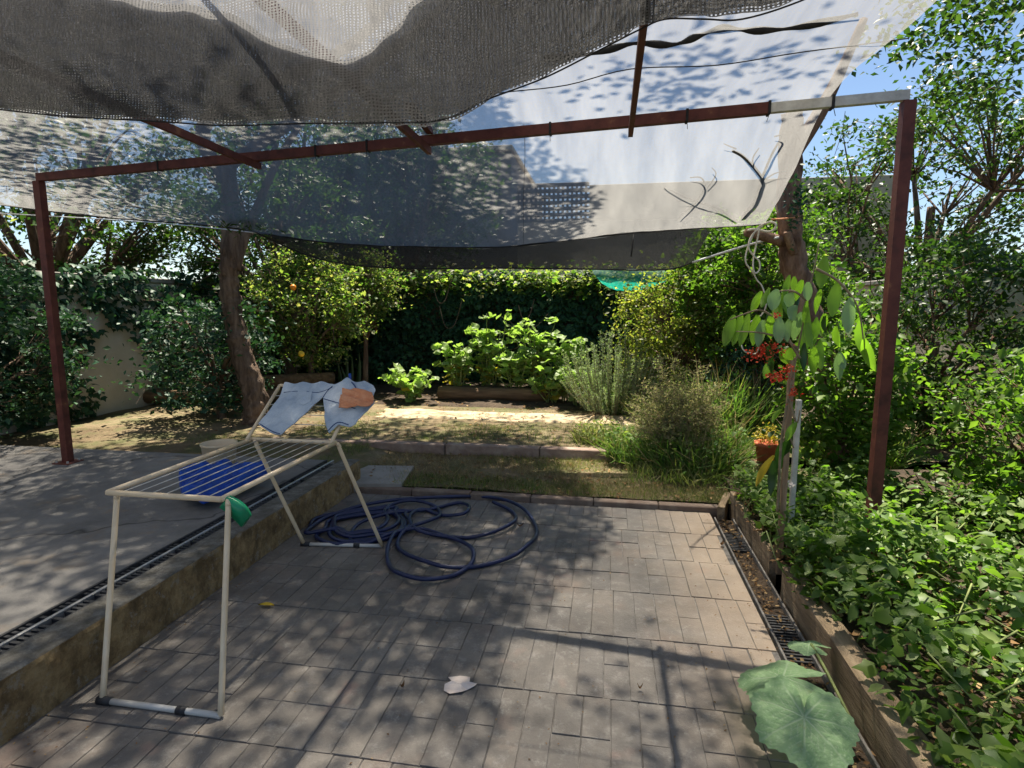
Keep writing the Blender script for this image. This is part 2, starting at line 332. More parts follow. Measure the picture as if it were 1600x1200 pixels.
def rots_dir(d, spread=.3, roll=True):
    """frames whose y axis follows d"""
    n = len(d); d = d + rng.normal(size=(n, 3)) * spread; d /= np.linalg.norm(d, axis=1)[:, None]
    a = rng.normal(size=(n, 3)) if roll else np.tile(np.array([0, 0, 1.0]), (n, 1)) + rng.normal(size=(n, 3)) * .2
    a -= d * (a * d).sum(1)[:, None]; a /= np.linalg.norm(a, axis=1)[:, None]
    return np.stack([np.cross(d, a), d, a], axis=2)
def scatter(name, tmpl, pos, rot, size, mat, parent=None, kind=None):
    TV, TF = tmpl; n = len(pos); k = len(TV)
    V = np.einsum('nij,kj->nki', rot, TV) * np.asarray(size).reshape(-1, 1, 1) + np.asarray(pos)[:, None, :]
    V = V.reshape(-1, 3)
    if parent is not None:
        p = parent
        while p is not None: V = V - np.array(p.location); p = p.parent
    sizes = [len(f) for f in TF]; flat = np.concatenate([np.array(f) for f in TF])
    loops = (flat[None, :] + (np.arange(n) * k)[:, None]).ravel()
    tot = np.tile(np.array(sizes), n); start = np.concatenate([[0], np.cumsum(tot)[:-1]])
    me = bpy.data.meshes.new(name); me.vertices.add(len(V)); me.vertices.foreach_set('co', V.astype(np.float32).ravel())
    me.loops.add(len(loops)); me.loops.foreach_set('vertex_index', loops.astype(np.int32))
    me.polygons.add(len(tot)); me.polygons.foreach_set('loop_start', start.astype(np.int32)); me.polygons.foreach_set('loop_total', tot.astype(np.int32))
    me.update(calc_edges=True); me.materials.append(MATS[mat])
    o = link(bpy.data.objects.new(name, me), parent)
    if kind: o['kind'] = kind
    return o
def clumps(cen, rad, nclump, per, cr, shell=.55):
    """leaf positions in uneven clumps inside an ellipsoid"""
    d = rng.normal(size=(nclump, 3)); d /= np.linalg.norm(d, axis=1)[:, None]
    r = shell + (1 - shell) * rng.random(nclump) ** .6
    c = np.array(cen) + d * r[:, None] * np.array(rad)
    out = []
    for q in c:
        m = int(per * rng.uniform(.5, 1.5)); s = cr * rng.uniform(.6, 1.4)
        out.append(q + rng.normal(size=(m, 3)) * s * np.array([1, 1, .6]))
    return np.concatenate(out), c

# ================================================================== THE SETTING
PX0, PX1 = -2.10, .80                      # patio sides
YF = G(870, 787).y                         # far edge of the patio
KERB2 = G(800, 712, .05).y                 # the step up to the upper lawn
LZ, UZ, TZ = .045, .14, .235               # lower lawn, upper lawn, left terrace levels

g = MB().box((-120, -60, -.6), (120, 200, -.12)).build('ground', 'soil'); tag(g, kind='structure')

def terrain(name, x0, x1, y0, y1, z, mat, amp=.02, step=.09, zf=None):
    nx = int((x1 - x0) / step) + 1; ny = int((y1 - y0) / step) + 1
    V = []; Fc = []
    for j in range(ny + 1):
        for i in range(nx + 1):
            x = x0 + (x1 - x0) * i / nx; y = y0 + (y1 - y0) * j / ny
            zz = (zf(x, y) if zf else z) + amp * mnoise.fractal(Vector((x * 1.3, y * 1.3, 3)), 1, 2, 4)
            V.append((x, y, zz))
    for j in range(ny):
        for i in range(nx): a = j * (nx + 1) + i; Fc.append((a, a + 1, a + nx + 2, a + nx + 1))
    return tag(raw(name, V, Fc, mat), kind='structure')
def kerb_y(x): return YF + (x + .7) * (-.012)
def lawn_z(x, y):
    if x < -2.1: return LZ + min(1, (-2.1 - x) / .6) * .10
    return LZ
terrain('lower_lawn', -7, 4.5, YF + .10, KERB2 + .05, LZ, 'dirt', .022, .08, lawn_z)
terrain('upper_lawn', -8, 7, KERB2 + .07, 12, UZ, 'dirt', .018, .09)
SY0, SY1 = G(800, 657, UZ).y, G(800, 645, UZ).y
def sunlit_sand_z(x, y):
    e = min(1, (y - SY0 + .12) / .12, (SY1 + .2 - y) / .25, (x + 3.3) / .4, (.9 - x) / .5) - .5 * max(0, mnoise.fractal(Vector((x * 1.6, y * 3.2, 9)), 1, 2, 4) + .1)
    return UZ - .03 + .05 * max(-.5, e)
terrain('sunlit_sand_strip', -3.5, 1.2, SY0 - .15, SY1 + .3, UZ + .014, 'sunlit_sand', .03, .05, sunlit_sand_z)  # sandy ground; its pale colour and outline also paint the sunlit band
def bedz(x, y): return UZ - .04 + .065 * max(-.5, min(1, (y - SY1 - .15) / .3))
terrain('shaded_hedge_bed', -7, 3.5, SY1 + .05, 10.2, UZ, 'soil', .03, .08, bedz)  # planting soil; its dark colour also stands in for the hedge's shadow

# patio: base, grout strips, pavers
patio = tag(MB().box((PX0 - .02, -2.5, -.11), (PX1, YF + .03, -.03)).build('patio', 'dark_gap'), kind='structure')
BW, BL = .1075, .2255
rows = []
y = YF - .012
while y > -.3: rows.append(y); y -= BL
strip = MB()
for k in range(0, len(rows), 2):
    y1 = rows[k] - .0035; y0 = (rows[k + 2] if k + 2 < len(rows) else rows[-1] - BL) + .0035
    strip.box((PX0 - .01, y0, -.029), (PX1 - .012, y1, -.0034))
strip.build('grout_bed', 'grout', patio)['kind'] = 'stuff'
def paver_mesh(w_, l_, seed):
    rd = random.Random(seed); a, b = w_ / 2, l_ / 2; e = .002; h = [rd.uniform(-.0014, .0014) for _ in range(4)]
    V = [(-a, -b, -.028), (a, -b, -.028), (a, b, -.028), (-a, b, -.028)]
    V += [(-a, -b, -.005), (a, -b, -.005), (a, b, -.005), (-a, b, -.005)]
    V += [(-a + e, -b + e, h[0]), (a - e, -b + e, h[1]), (a - e, b - e, h[2]), (-a + e, b - e, h[3])]
    Fc = [(0, 1, 5, 4), (1, 2, 6, 5), (2, 3, 7, 6), (3, 0, 4, 7), (4, 5, 9, 8), (5, 6, 10, 9), (6, 7, 11, 10), (7, 4, 8, 11), (8, 9, 10, 11)]
    me = bpy.data.meshes.new('paver'); me.from_pydata(V, [], Fc); me.materials.append(MATS['paver']); me.update(); return me
pms = {1: [paver_mesh(BW - .0022, BL - .002, s) for s in range(8)], 2: [paver_mesh(BW - .0022, 2 * BL - .0045, s + 20) for s in range(8)]}
spots = []
for r_ in range(0, len(rows) - 1, 2):
    yt = rows[r_]; off = [0, .045, .015][(r_ // 2) % 3]
    x = PX0 + .005 - off
    while x < PX1 - .03:
        xa, xb = max(x, PX0 + .002), min(x + BW, PX1 - .012)
        if xb - xa > .03:
            if random.random() < .3: spots.append((yt - BL, (xa + xb) / 2, xb - xa, 2))
            else: spots.append((yt - BL * .5, (xa + xb) / 2, xb - xa, 1)); spots.append((yt - BL * 1.5, (xa + xb) / 2, xb - xa, 1))
        x += BW
def in_view(x, y):
    d = Vector((x, y, 0)) - C0; zc = d.dot(FW)
    return zc > 0 and abs(d.dot(RT) / zc) < .90 and abs(d.dot(UP) / zc) < .72
vis = sorted([s for s in spots if in_view(s[1], s[0])])[:300]
vs = set(vis); rest = MB()
for (yc, xc, wd, r_) in spots:
    zz = random.uniform(-.0015, .0015)
    if (yc, xc, wd, r_) in vs:
        o = bpy.data.objects.new('paver', random.choice(pms[r_])); o.location = (xc, yc, zz); o.scale = (wd / BW, 1, 1); o.rotation_euler = (0, 0, random.uniform(-.006, .006)); link(o, patio)
    else:
        me = random.choice(pms[r_]); rest.add([(xc + v.co.x * wd / BW, yc + v.co.y, zz + v.co.z) for v in me.vertices], [tuple(p.vertices) for p in me.polygons])
rest.build('paver_field', 'paver', patio)['kind'] = 'stuff'

# far kerb of the patio, a row of brown concrete lengths
x = PX0 + .01; k = 0
kerb = empty('patio_kerb', (-.6, YF + .06, 0), 'low brown concrete edging between the grey pavers and the lawn', 'kerb')
while x < PX1 + .02:
    x1 = min(x + .5, PX1 + .06); dz = random.uniform(-.004, .004)
    MB().box((x + .003, kerb_y(x) + .004, -.1), (x1 - .003, kerb_y(x) + .085, .042 + dz), .006).build('kerb_stone', 'kerb_brown', kerb); x = x1
kerb2 = empty('lawn_step', (-.8, KERB2, LZ), 'pinkish concrete step edging across the middle of the lawn', 'kerb')
x = -3.6
while x < .95:
    x1 = x + .98; dz = random.uniform(-.008, .008); dy = (x + .5) * .02
    MB().box((x + .004, KERB2 - .02 + dy, -.05), (x1 - .004, KERB2 + .085 + dy, UZ + .008 + dz), .008).build('kerb_stone', 'kerb_concrete', kerb2); x = x1

# left terrace: floor, stained retaining wall, drain along its edge
TE = max(G(540, 745, TZ).y, YF + .16)
tf = MB().box((-9, -2.5, -.11), (PX0 - .315, TE, TZ - .012), .004)
tag(tf.build('terrace', 'terrace_concrete'), kind='structure')
def wallmesh():
    V, Fc = [], []; n = 420; y0, y1 = -2.0, TE + .02
    for j in range(n + 1):
        yy = y0 + (y1 - y0) * j / n
        f_ = lambda q, s_: mnoise.fractal(Vector((yy * s_, q * s_, 1)), 1, 2, 4)
        prof = [(PX0 - .004, -.1)] + [(PX0 - .008 + .010 * f_(q, 9) - (.012 if q > .19 else 0) * max(0, f_(3, 7)), q) for q in (.02, .05, .08, .11, .14, .165, .19, .215)]
        chip = .018 * max(0, mnoise.noise(Vector((yy * 7, 3, 1))) - .15)
        prof += [(PX0 - .010 - chip, TZ - .005 - chip * .6), (PX0 - .016 - chip, TZ + .002 * f_(5, 12) - chip * .3), (PX0 - .06, TZ + .004 * f_(7, 8)), (PX0 - .11, TZ + .004 * f_(8, 8)), (PX0 - .16, TZ), (PX0 - .16, -.1)]
        for (xx, zz) in prof: V.append((xx, yy, zz))
    q = len(prof)
    for j in range(n):
        for i in range(q - 1): Fc.append((j * q + i, j * q + i + 1, (j + 1) * q + i + 1, (j + 1) * q + i))
    Fc.append(tuple(range(q))); Fc.append(tuple(reversed(range(n * q, n * q + q))))
    return V, Fc
V, Fc = wallmesh()
tag(raw('retaining_wall', V, Fc, 'stained_render', None, False), 'low stained ochre concrete retaining wall along the left side of the patio', 'wall')
dr = empty('channel_drain', (PX0 - .24, 3, TZ), 'dusty black channel drain along the raised left terrace edge', 'drain')
MB().box((PX0 - .312, -2, TZ - .09), (PX0 - .164, TE - .01, TZ - .045)).build('channel_floor', 'black_plastic', dr)
for xx, wd, m_ in ((PX0 - .312, .014, 'black_plastic'), (PX0 - .178, .014, 'black_plastic'), (PX0 - .25, .016, 'steel_dull')):
    MB().box((xx, -2, TZ - .044), (xx + wd, TE - .012, TZ - .004), .002).build('rail', m_, dr)
yy = -.5
gm = MB()
while yy < TE - .1:
    if random.random() < .8: gm.box((PX0 - .297, yy, TZ - .04), (PX0 - .252, yy + .016, TZ - .012)).box((PX0 - .233, yy, TZ - .04), (PX0 - .180, yy + .016, TZ - .012))
    yy += .03
gm.build('grate_bars', 'black_plastic', dr)['kind'] = 'stuff'

# concrete slab in the lawn beyond the terrace
q = [G(*c, LZ + .015) for c in ((556, 728), (647, 729), (628, 757), (545, 757))]
V = [(p.x, p.y, LZ + .022) for p in q] + [(p.x, p.y, -.02) for p in q]
tag(raw('stepping_slab', V, [(3, 2, 1, 0), (4, 5, 6, 7), (0, 1, 5, 4), (1, 2, 6, 5), (2, 3, 7, 6), (3, 0, 4, 7)], 'slab_concrete', None, False), 'flat grey concrete slab lying in the grass beyond the stained wall', 'slab')

# right edge: open drain, boards, planting bed
dr = empty('open_drain', (PX1 + .07, 3, 0), 'narrow open drain filled with dark dirt beside the right patio edge', 'drain')
yE = G(1118, 808).y
MB().box((PX1 + .002, -2, -.11), (PX1 + .15, yE + .02, -.026)).build('channel_floor', 'soil', dr)
for xx in (PX1 + .003, PX1 + .132):
    MB().box((xx, -2, -.049), (xx + .011, yE, .002), .002).build('rail', 'grout', dr)
for a, b in ((1.2, 1.9), (2.55, 2.95), (3.75, 4.05)):
    gm = MB(); yy = a
    while yy < b: gm.box((PX1 + .022, yy, -.04), (PX1 + .130, yy + .012, -.012)); yy += .026
    gm.box((PX1 + .06, a, -.046), (PX1 + .07, b, -.041))
    gm.build('grate', 'black_plastic', dr)
n = 500; pp = np.stack([PX1 + .075 + rng.normal(size=n) * .03, rng.uniform(1, yE, n), -.02 + rng.random(n) * .022], 1)
scatter('leaf_litter', LEAF4, pp, rots(n, 1), rng.uniform(.012, .03, n), 'litter', dr, 'stuff')
def bed_z(x, y): return .10 + .03 * math.sin(x * 3) + .05 * max(0, x - 1.2)
terrain('planting_bed', PX1 + .19, 6.5, -2, 5.2, .1, 'soil', .03, .1, bed_z)
def plank(name, a, b, th, h, label, mat='timber_y'):
    a, b = Vector(a), Vector(b); d = (b - a).normalized(); nrm = Vector((d.y, -d.x, 0)) * th
    V, Fc = [], []; n = 14
    for i in range(n + 1):
        c = a + (b - a) * i / n
        for (o, z) in ((0, -.1), (0, h * .98), (.12, h), (.88, h), (1, h * .97), (1, -.1)):
            jit = .006 * mnoise.noise(Vector((c.y * 9, z * 20, o * 3)))
            V.append(c + nrm * o + Vector((jit, 0, z + jit)))
    for i in range(n):
        for k in range(6): Fc.append((i * 6 + k, i * 6 + (k + 1) % 6, (i + 1) * 6 + (k + 1) % 6, (i + 1) * 6 + k))
    Fc += [tuple(range(6)), tuple(reversed(range(n * 6, n * 6 + 6)))]
    return tag(raw(name, V, Fc, mat, None, False), label, 'board', 'bed edging boards')
plank('edging_board', (PX1 + .158, 3.42, 0), (PX1 + .158, 4.55, 0), .045, .13, 'weathered grey board edging the bed at the far patio corner')
plank('edging_board', (PX1 + .175, -1.5, 0), (PX1 + .16, 3.18, 0), .10, .15, 'thick brown timber sleeper edging the bed nearest the camera')
plank('edging_board', (PX1 + .03, yE + .03, 0), (PX1 + .15, 4.72, 0), .05, .07, 'short pale board end lying past the drain at the kerb corner')

# ================================================================== SHADE NETS AND FRAME
def Zb(px, py, Y): return P(px, py, Y)
BL_, BR_ = P(350, 250, 3.95), P(1250, 165, 3.55)
bd = (BR_ - BL_)
def beam_at(px):   # point of the beam seen at column px
    best = min((abs(0), 0),); lo, hi = -1.5, 2.5
    for _ in range(40):
        m_ = (lo + hi) / 2; p = BL_ + bd * m_; d = p - C0; x_ = 800 + F * d.dot(RT) / d.dot(FW)
        if x_ < px: lo = m_
        else: hi = m_
    return BL_ + bd * lo
frame = empty('pergola_frame', (beam_at(800).x, beam_at(800).y, 0), 'dark red painted steel tube frame carrying the shade cloths', 'frame')
def sqtube(a, b, w_, h_=None):
    a, b = Vector(a), Vector(b); d = (b - a).normalized(); h_ = h_ or w_
    s_ = d.cross(Vector((0, 0, 1))); s_ = s_.normalized() if s_.length > .1 else Vector((1, 0, 0)); u = s_.cross(d)
    V = [c + s_ * (sx_ * w_ / 2) + u * (sz * h_ / 2) for c in (a, b) for sx_, sz in ((-1, -1), (1, -1), (1, 1), (-1, 1))]
    return MB().add(V, [(0, 1, 5, 4), (1, 2, 6, 5), (2, 3, 7, 6), (3, 0, 4, 7), (3, 2, 1, 0), (4, 5, 6, 7)])
bl, br_, bw = beam_at(60), beam_at(1203), beam_at(1420)
sqtube(bl, br_, .045, .06).build('beam', 'rust_paint', frame)
sqtube(br_ + (bw - br_).normalized() * .002, bw, .04, .05).build('beam_extension', 'white_paint', frame)
for px in (986, 668, 400):
    b_ = beam_at(px); zt = b_.z
    far = Vector((b_.x, b_.y + .04, zt - .055)); near = Vector((b_.x + .0, -.8, zt + .0))
    sqtube(far, near, .028, .045).build('rafter', 'rust_paint', frame)
b_ = beam_at(672); sqtube(b_ + Vector((.01, -.03, .05)), P(640, 165, 3.1), .04).build('brace', 'rust_paint', frame)
for nm, b_ in (('post', bl), ('post', bw)):
    sqtube((b_.x, b_.y, -.1), (b_.x, b_.y, b_.z - .03), .06).build('post', 'rust_paint', frame)

for px in (250, 495, 575, 860, 1073, 1201, 1300):
    b_ = beam_at(px); dx = bd.normalized() * .006
    MB().box((b_.x - .007, b_.y - .028, b_.z - .036), (b_.x + .007, b_.y + .028, b_.z + .036), .002).build('wire_tie', 'net_hem', frame)
    MB().tube([b_ + Vector((0, -.028, -.034)), b_ + Vector((random.gauss(0, .01), -.035, -.08))], .002, 4).build('tie_tail', 'net_hem', frame)
for b_ in (bl, bw):
    z_ = TZ - .012 if b_.x < PX0 else .08
    MB().box((b_.x - .08, b_.y - .08, z_ - .02), (b_.x + .08, b_.y + .08, z_ + .008), .002).build('base_plate', 'rust_paint', frame)
    for sx_ in (-.055, .055):
        for sy_ in (-.055, .055): MB().lathe((b_.x + sx_, b_.y + sy_, z_ + .008), [(.001, .016), (.009, .016), (.010, 0)], 6).build('bolt', 'steel_dull', frame)
def sheet(name, rows_, nu, mat, label=None, cat=None, sag=None, group=None, parent=None, wr=.012, seed=0, thick=True):
    """cloth through control rows; rows_ is a list of equally long point lists"""
    rr = [spline(r_, nu) for r_ in rows_]; cols = list(zip(*rr)); cols = [spline(c_, 9) for c_ in cols]
    n, m = len(cols), len(cols[0]); V = []; UV = []
    u = 0
    for i in range(n):
        v_ = 0
        if i: u += (cols[i][m // 2] - cols[i - 1][m // 2]).length
        for j in range(m):
            if j: v_ += (cols[i][j] - cols[i][j - 1]).length
            p = cols[i][j]
            dz = wr * mnoise.fractal(Vector((p.x * 2.2 + seed, p.y * 2.2, p.z * 2)), 1, 2, 4) + wr * .5 * mnoise.noise(Vector((p.x * 9 + seed, p.y * 2, 5))) + wr * .45 * mnoise.noise(Vector((p.x * 17 + p.y * 2 + seed, p.y * .8, 9)))
            V.append((p.x, p.y - dz * .6, p.z + dz)); UV.append((u, v_))
    Fc = [(i * m + j, (i + 1) * m + j, (i + 1) * m + j + 1, i * m + j + 1) for i in range(n - 1) for j in range(m - 1)]
    o = raw(name, V, Fc, mat, parent, True, UV)
    if label: tag(o, label, cat, group)
    return o, cols
YN = 6.0
hem_px = [(-140, 300), (120, 335), (330, 352), (400, 362), (500, 378), (620, 384), (780, 386), (900, 373), (1000, 363), (1100, 356), (1195, 350)]
hem = [P(x, y, YN - (.25 if x < 350 else 0)) for x, y in hem_px]
cols_px = [-140, 120, 330, 400, 500, 620, 780, 900, 1010, 1140, 1300]
beamrow = [beam_at(c_) + Vector((0, 0, .045)) for c_ in cols_px]
midrow = [(a + b) / 2 + Vector((0, 0, -.03)) for a, b in zip(hem, beamrow)]
nearrow = []
for k_, p in enumerate(beamrow): nearrow.append(Vector((p.x + (.02 if k_ < 9 else .05), 2.62, p.z + .03)))
near2 = [Vector((p.x, 1.7, p.z + .06)) for p in nearrow]
near3 = [Vector((p.x, .2, p.z + .12)) for p in nearrow]
net, cols = sheet('shade_net', [near3, near2, nearrow, beamrow, midrow, hem], 7, 'net_roof', 'pale grey translucent shade cloth stretched from the red beam towards the trees', 'shade cloth', wr=.016, seed=3)
hm = MB().tube([c_[-1] for c_ in cols], .011, 6); hm.build('hem', 'net_hem', net, True)
# seams sewn into the cloth
for cc in (int(len(cols) * .62),):
    MB().tube([p + Vector((0, 0, -.004)) for p in cols[cc][27:]], .0016, 5).build('seam', 'net_hem', net, True)
# rolled seam drooping in front of the beam
roll_px = [(850, 92), (930, 83), (990, 68), (1050, 70), (1090, 57), (1130, 44), (1180, 48), (1250, 42), (1340, 22)]
rl = spline([P(x, y, 2.75) for x, y in roll_px], 6)
tag(MB().tube(rl, [.012 + .005 * math.sin(k * .9) for k in range(len(rl))], 8).build('rolled_cloth_edge', 'net_hem', None, True), 'black rolled cloth edge drooping below the bright roof cloth', 'shade cloth')
wr_ = spline([P(x, y, 3.0) for x, y in ((740, 150), (800, 143), (886, 133), (985, 108), (1120, 102), (1250, 82), (1420, 60))], 5)
tag(MB().tube(wr_, .0028, 5).build('guy_wire', 'net_hem', None, True), 'thin dark wire running under the bright roof cloth', 'wire')

# flap hanging under the far hem
top = [(395, 362), (500, 379), (620, 385), (780, 387), (900, 374), (1000, 364), (1060, 359), (1112, 356)]
bot = [(405, 366), (500, 405), (620, 419), (780, 419), (900, 420), (1000, 422), (1050, 420), (1082, 410)]
mid = [((a[0] + b[0]) / 2, (a[1] + b[1]) / 2) for a, b in zip(top, bot)]
flap, fcols = sheet('shade_net_flap', [[P(x, y, YN - .015) for x, y in top], [P(x, y, YN - .05) for x, y in mid], [P(x, y, YN - .03) for x, y in bot]], 7, 'net_double',
      'dark doubled strip of shade cloth hanging below the far hem', 'shade cloth', wr=.014, seed=9)
MB().tube([P(990, 366, YN - .06), P(988, 385, YN - .09), P(986, 401, YN - .07)], .008, 5).build('seam', 'net_hem', flap, True)
MB().tube([c_[-1] for c_ in fcols], .008, 5).build('hem', 'net_hem', flap, True)
# near cloth sagging into the top of the view
edge_px = [(-160, 150), (60, 178), (250, 190), (350, 196), (480, 193), (600, 191), (690, 187), (760, 156), (850, 122), (930, 82), (1000, 46), (1040, 30), (1100, 30), (1160, 30), (1250, 2), (1360, -50)]
near_rows = []
for dy, Y in ((0, 2.10), (-45, 2.02), (-130, 1.82), (-230, 1.56), (-380, 1.22)):
    near_rows.append([P(x + (x - 800) * .0, y + dy * (1.0 if x < 700 else 1.0 - .25 * min(1, (x - 700) / 400)), Y) for x, y in edge_px])
nn, ncols = sheet('shade_net', near_rows, 6, 'net_near', 'coarse brown shade cloth sagging low into the top left of the view', 'shade cloth', wr=.02, seed=14)
MB().tube([c_[0] for c_ in ncols], .003, 5).build('hem', 'net_hem', nn, True)
# second layer added behind it to darken the cloth below a V edge
vtop = [(-160, -60), (60, -30), (250, 5), (350, 13), (380, 28), (420, 58), (500, 86), (545, 95), (572, 84), (620, 40), (650, -5), (720, -60), (860, -90), (1000, -110), (1120, -140), (1250, -170), (1360, -220)]
vlow = [(-160, 146), (60, 172), (250, 184), (350, 190), (380, 189), (420, 188), (500, 186), (545, 185), (572, 185), (620, 184), (650, 182), (720, 168), (860, 112), (1000, 42), (1120, 24), (1250, -4), (1360, -56)]
def depth_near(y, ye): return 2.10 - max(0, (ye - y)) / 380 * .88
rws = []
for f_ in (0, .33, .66, 1):
    rws.append([P(a[0], b[1] + (a[1] - b[1]) * f_, depth_near(b[1] + (a[1] - b[1]) * f_, b[1] + 5) + .045) for a, b in zip(vtop, vlow)])
sheet('shade_net_darkener', rws, 6, 'net_darkener', 'dark layer added behind the sagging brown cloth to shade all but the V', 'shade cloth', wr=.014, seed=14)
# green mesh scrap over the right hedge
gr = [[P(x, y, 8.6) for x, y in ((925, 421), (960, 420), (1000, 421), (1055, 423))], [P(x, y, 8.5) for x, y in ((930, 432), (965, 437), (1005, 438), (1050, 432))], [P(x, y, 8.55) for x, y in ((940, 442), (970, 455), (1010, 450), (1046, 438))]]
sheet('green_mesh', gr, 6, 'net_green', 'scrap of bright teal mesh hanging above the right hand shrubs', 'mesh', wr=.03, seed=2)

# ================================================================== TREES
def grow(name, base, tip, r0, r1, curve, mat, parent, nb=0, seg=22, wob=.34, nm='trunk'):
    pts = spline([base] + curve + [tip], 14)
    return MB().tube(pts, lerp_list(r0, r1, len(pts)), seg, True, wob).build(nm, mat, parent, True), pts
def limbs(pts_list, mat, parent, name='limb'):
    for pts, r0, r1 in pts_list:
        s_ = spline(pts, 6); MB().tube(s_, lerp_list(r0, r1, len(s_)), 8, True, .2).build(name, mat, parent, True)
# leaning tree on the left holding the cloth
YL = 6.35
tb = P(400, 672, YL); tb.z = UZ - .03
lt = empty('leaning_tree', tb, 'bare brown leaning tree trunk at the left holding the cloth rope', 'tree')
_, tp = grow('t', tb, P(356, 250, YL + .1), .145, .09, [P(398, 620, YL), P(381, 560, YL), P(365, 500, YL), P(358, 440, YL), P(360, 380, YL)], 'bark', lt)
limbs([([P(366, 420, YL), P(382, 370, YL + .1), P(400, 330, YL + .2), P(440, 240, YL + .5), P(520, 120, YL + .9)], .075, .03),
       ([P(354, 280, YL + .1), P(330, 180, YL + .2), Vector((-2.9, 7.2, 5.0)), Vector((-2.2, 7.3, 7.0))], .10, .03),
       ([P(353, 260, YL + .1), Vector((-2.6, 7.6, 5.0)), Vector((-1.2, 8.6, 6.9))], .08, .03), ([Vector((-2.9, 7.2, 5.0)), Vector((-2.7, 6.0, 6.2)), Vector((-2.0, 5.3, 7.0))], .06, .02)], 'bark', lt)
lp, lc = clumps((-2.1, 7.3, 7.0), (2.5, 3.0, .9), 330, 75, .24, .1)
lp2, _ = clumps((-3.4, 7.0, 6.6), (2.4, 2.0, .7), 260, 75, .24, .1); lp_dapple, _ = clumps((.35, 4.9, 6.8), (.9, .6, .5), 7, 60, .2, .1)  # last set: loose clumps out of view, added to dapple the right floor
lp = np.concatenate([lp, lp2]); lp = lp[lp[:, 0] < -.65 + .25 * np.sin(lp[:, 1] * 2)]; lp = np.concatenate([lp, lp_dapple]); lp = lp[(lp[:, 2] > 5.6) & (lp[:, 1] < 10.4)]
scatter('crown', LEAF4, lp, rots(len(lp), .4), rng.uniform(.06, .11, len(lp)), 'leaf_tree', lt, 'stuff')
hp = np.array(P(385, 335, 5.7)) + rng.normal(size=(260, 3)) * np.array([.16, .08, .10])
scatter('low_leaves', SLIM4, hp, rots(260, .3), rng.uniform(.06, .11, 260), 'leaf_tree', lt, 'stuff')
tag(MB().tube(spline([P(-60, 330, 5.5), P(200, 345, 5.9), P(350, 358, YN), P(420, 367, YN)], 6), .006, 6).build('cloth_rope', 'rope_white', None, True), 'pale rope tying the cloth to the left tree', 'rope')

def bushy_tree(name, base, h, r0, cen, rad, ncl, per, cr, leaf, mat, size, label, bark='bark', up=.3, cat='tree', group=None, shell=.45, lean=(0, 0)):
    t_ = empty(name, base, label, cat, group)
    top_ = Vector((cen[0], cen[1], cen[2]))
    grow('t', Vector(base) - Vector((0, 0, .05)), top_, r0, r0 * .35, [Vector(base) * .6 + top_ * .4 + Vector((lean[0], lean[1], 0))], bark, t_, wob=.2, seg=9)
    pts, cc = clumps(cen, rad, int(ncl * 1.15), int(per * 1.15), cr * .82, shell)
    pts = pts[pts[:, 2] > base[2] + .02]
    lim = MB()
    for q_ in cc[:: max(1, len(cc) // 16)]:
        a = Vector(base) * .5 + top_ * .5; b = Vector(q_); lim.tube([a, a * .5 + b * .5 + Vector((0, 0, .08)), b], [r0 * .4, r0 * .28, r0 * .1], 6)
    lim.build('limb', bark, t_, True)
    tw_ = MB(); hub = [Vector(q_) for q_ in cc[:: max(1, len(cc) // 16)]]
    for q_ in cc:
        b = Vector(q_); a = min(hub, key=lambda h_: (h_ - b).length); a = a.lerp(Vector(base) * .5 + top_ * .5, .3)
        tw_.tube([a, a.lerp(b, .6) + Vector((random.gauss(0, .04), random.gauss(0, .04), .05)), b + Vector((0, 0, .03))], [r0 * .12, r0 * .09, r0 * .04], 4, False)
        for _ in range(3): tw_.tube([b, b + Vector((random.gauss(0, cr), random.gauss(0, cr), random.gauss(0, cr * .6)))], r0 * .035, 3, False)
    tw_.build('twigs', bark, t_, True)['kind'] = 'stuff'
    scatter('crown', leaf, pts, rots(len(pts), up), (size[0] + (size[1] - size[0]) * rng.random(len(pts)) ** 1.5) * rng.choice([.6, .8, 1, 1.15], len(pts)), mat, t_, 'stuff')
    return t_
# citrus at the back left, with fruit
ct = bushy_tree('citrus_tree', (-4.55, 8.3, UZ), 3, .07, (-4.6, 8.3, 1.5), (.95, .7, .95), 130, 60, .13, LEAF4, 'leaf_citrus', (.05, .09), 'leafy citrus tree with an orange fruit behind the leaning trunk')
for px, py, m_ in ((458, 449, 'orange_fruit'), (471, 553, 'yellow_fruit')):
    c_ = P(px, py, 7.35); MB().lathe(c_, [(.001, -.042), (.022, -.037), (.038, -.018), (.042, 0), (.037, .02), (.02, .036), (.001, .04)], 14).build('fruit', m_, ct, True)
bushy_tree('citrus_tree', (-4.0, 9.0, UZ), 3, .06, (-3.95, 9.1, 1.85), (.5, .35, .65), 60, 55, .12, LEAF4, 'leaf_citrus', (.05, .085), 'smaller bright citrus against the dark ivy, right of the orange fruit tree', 'bark_red')
bushy_tree('broadleaf_tree', (-5.6, 9.5, UZ), 4, .14, (-5.6, 9.2, 2.6), (1.7, 1.4, 1.6), 120, 70, .2, LEAF4, 'leaf_tree', (.07, .12), 'large broadleaf tree filling the far left behind the terrace')
bushy_tree('broadleaf_tree', (-4.9, 6.6, UZ), 4, .06, (-5.0, 6.6, .95), (.8, .8, .8), 70, 60, .15, LEAF4, 'leaf_hedge', (.06, .10), 'dark rounded shrub behind the left terrace', cat='shrub')
bushy_tree('overhanging_tree', (-3.6, 11.2, 0), 5, .15, (-4.4, 11.6, 3.9), (2.3, 1.1, 1.9), 170, 75, .24, LEAF4, 'leaf_tree', (.08, .13), 'tall leafy tree rising behind the ivy hedge and shading the cloth', shell=.3)
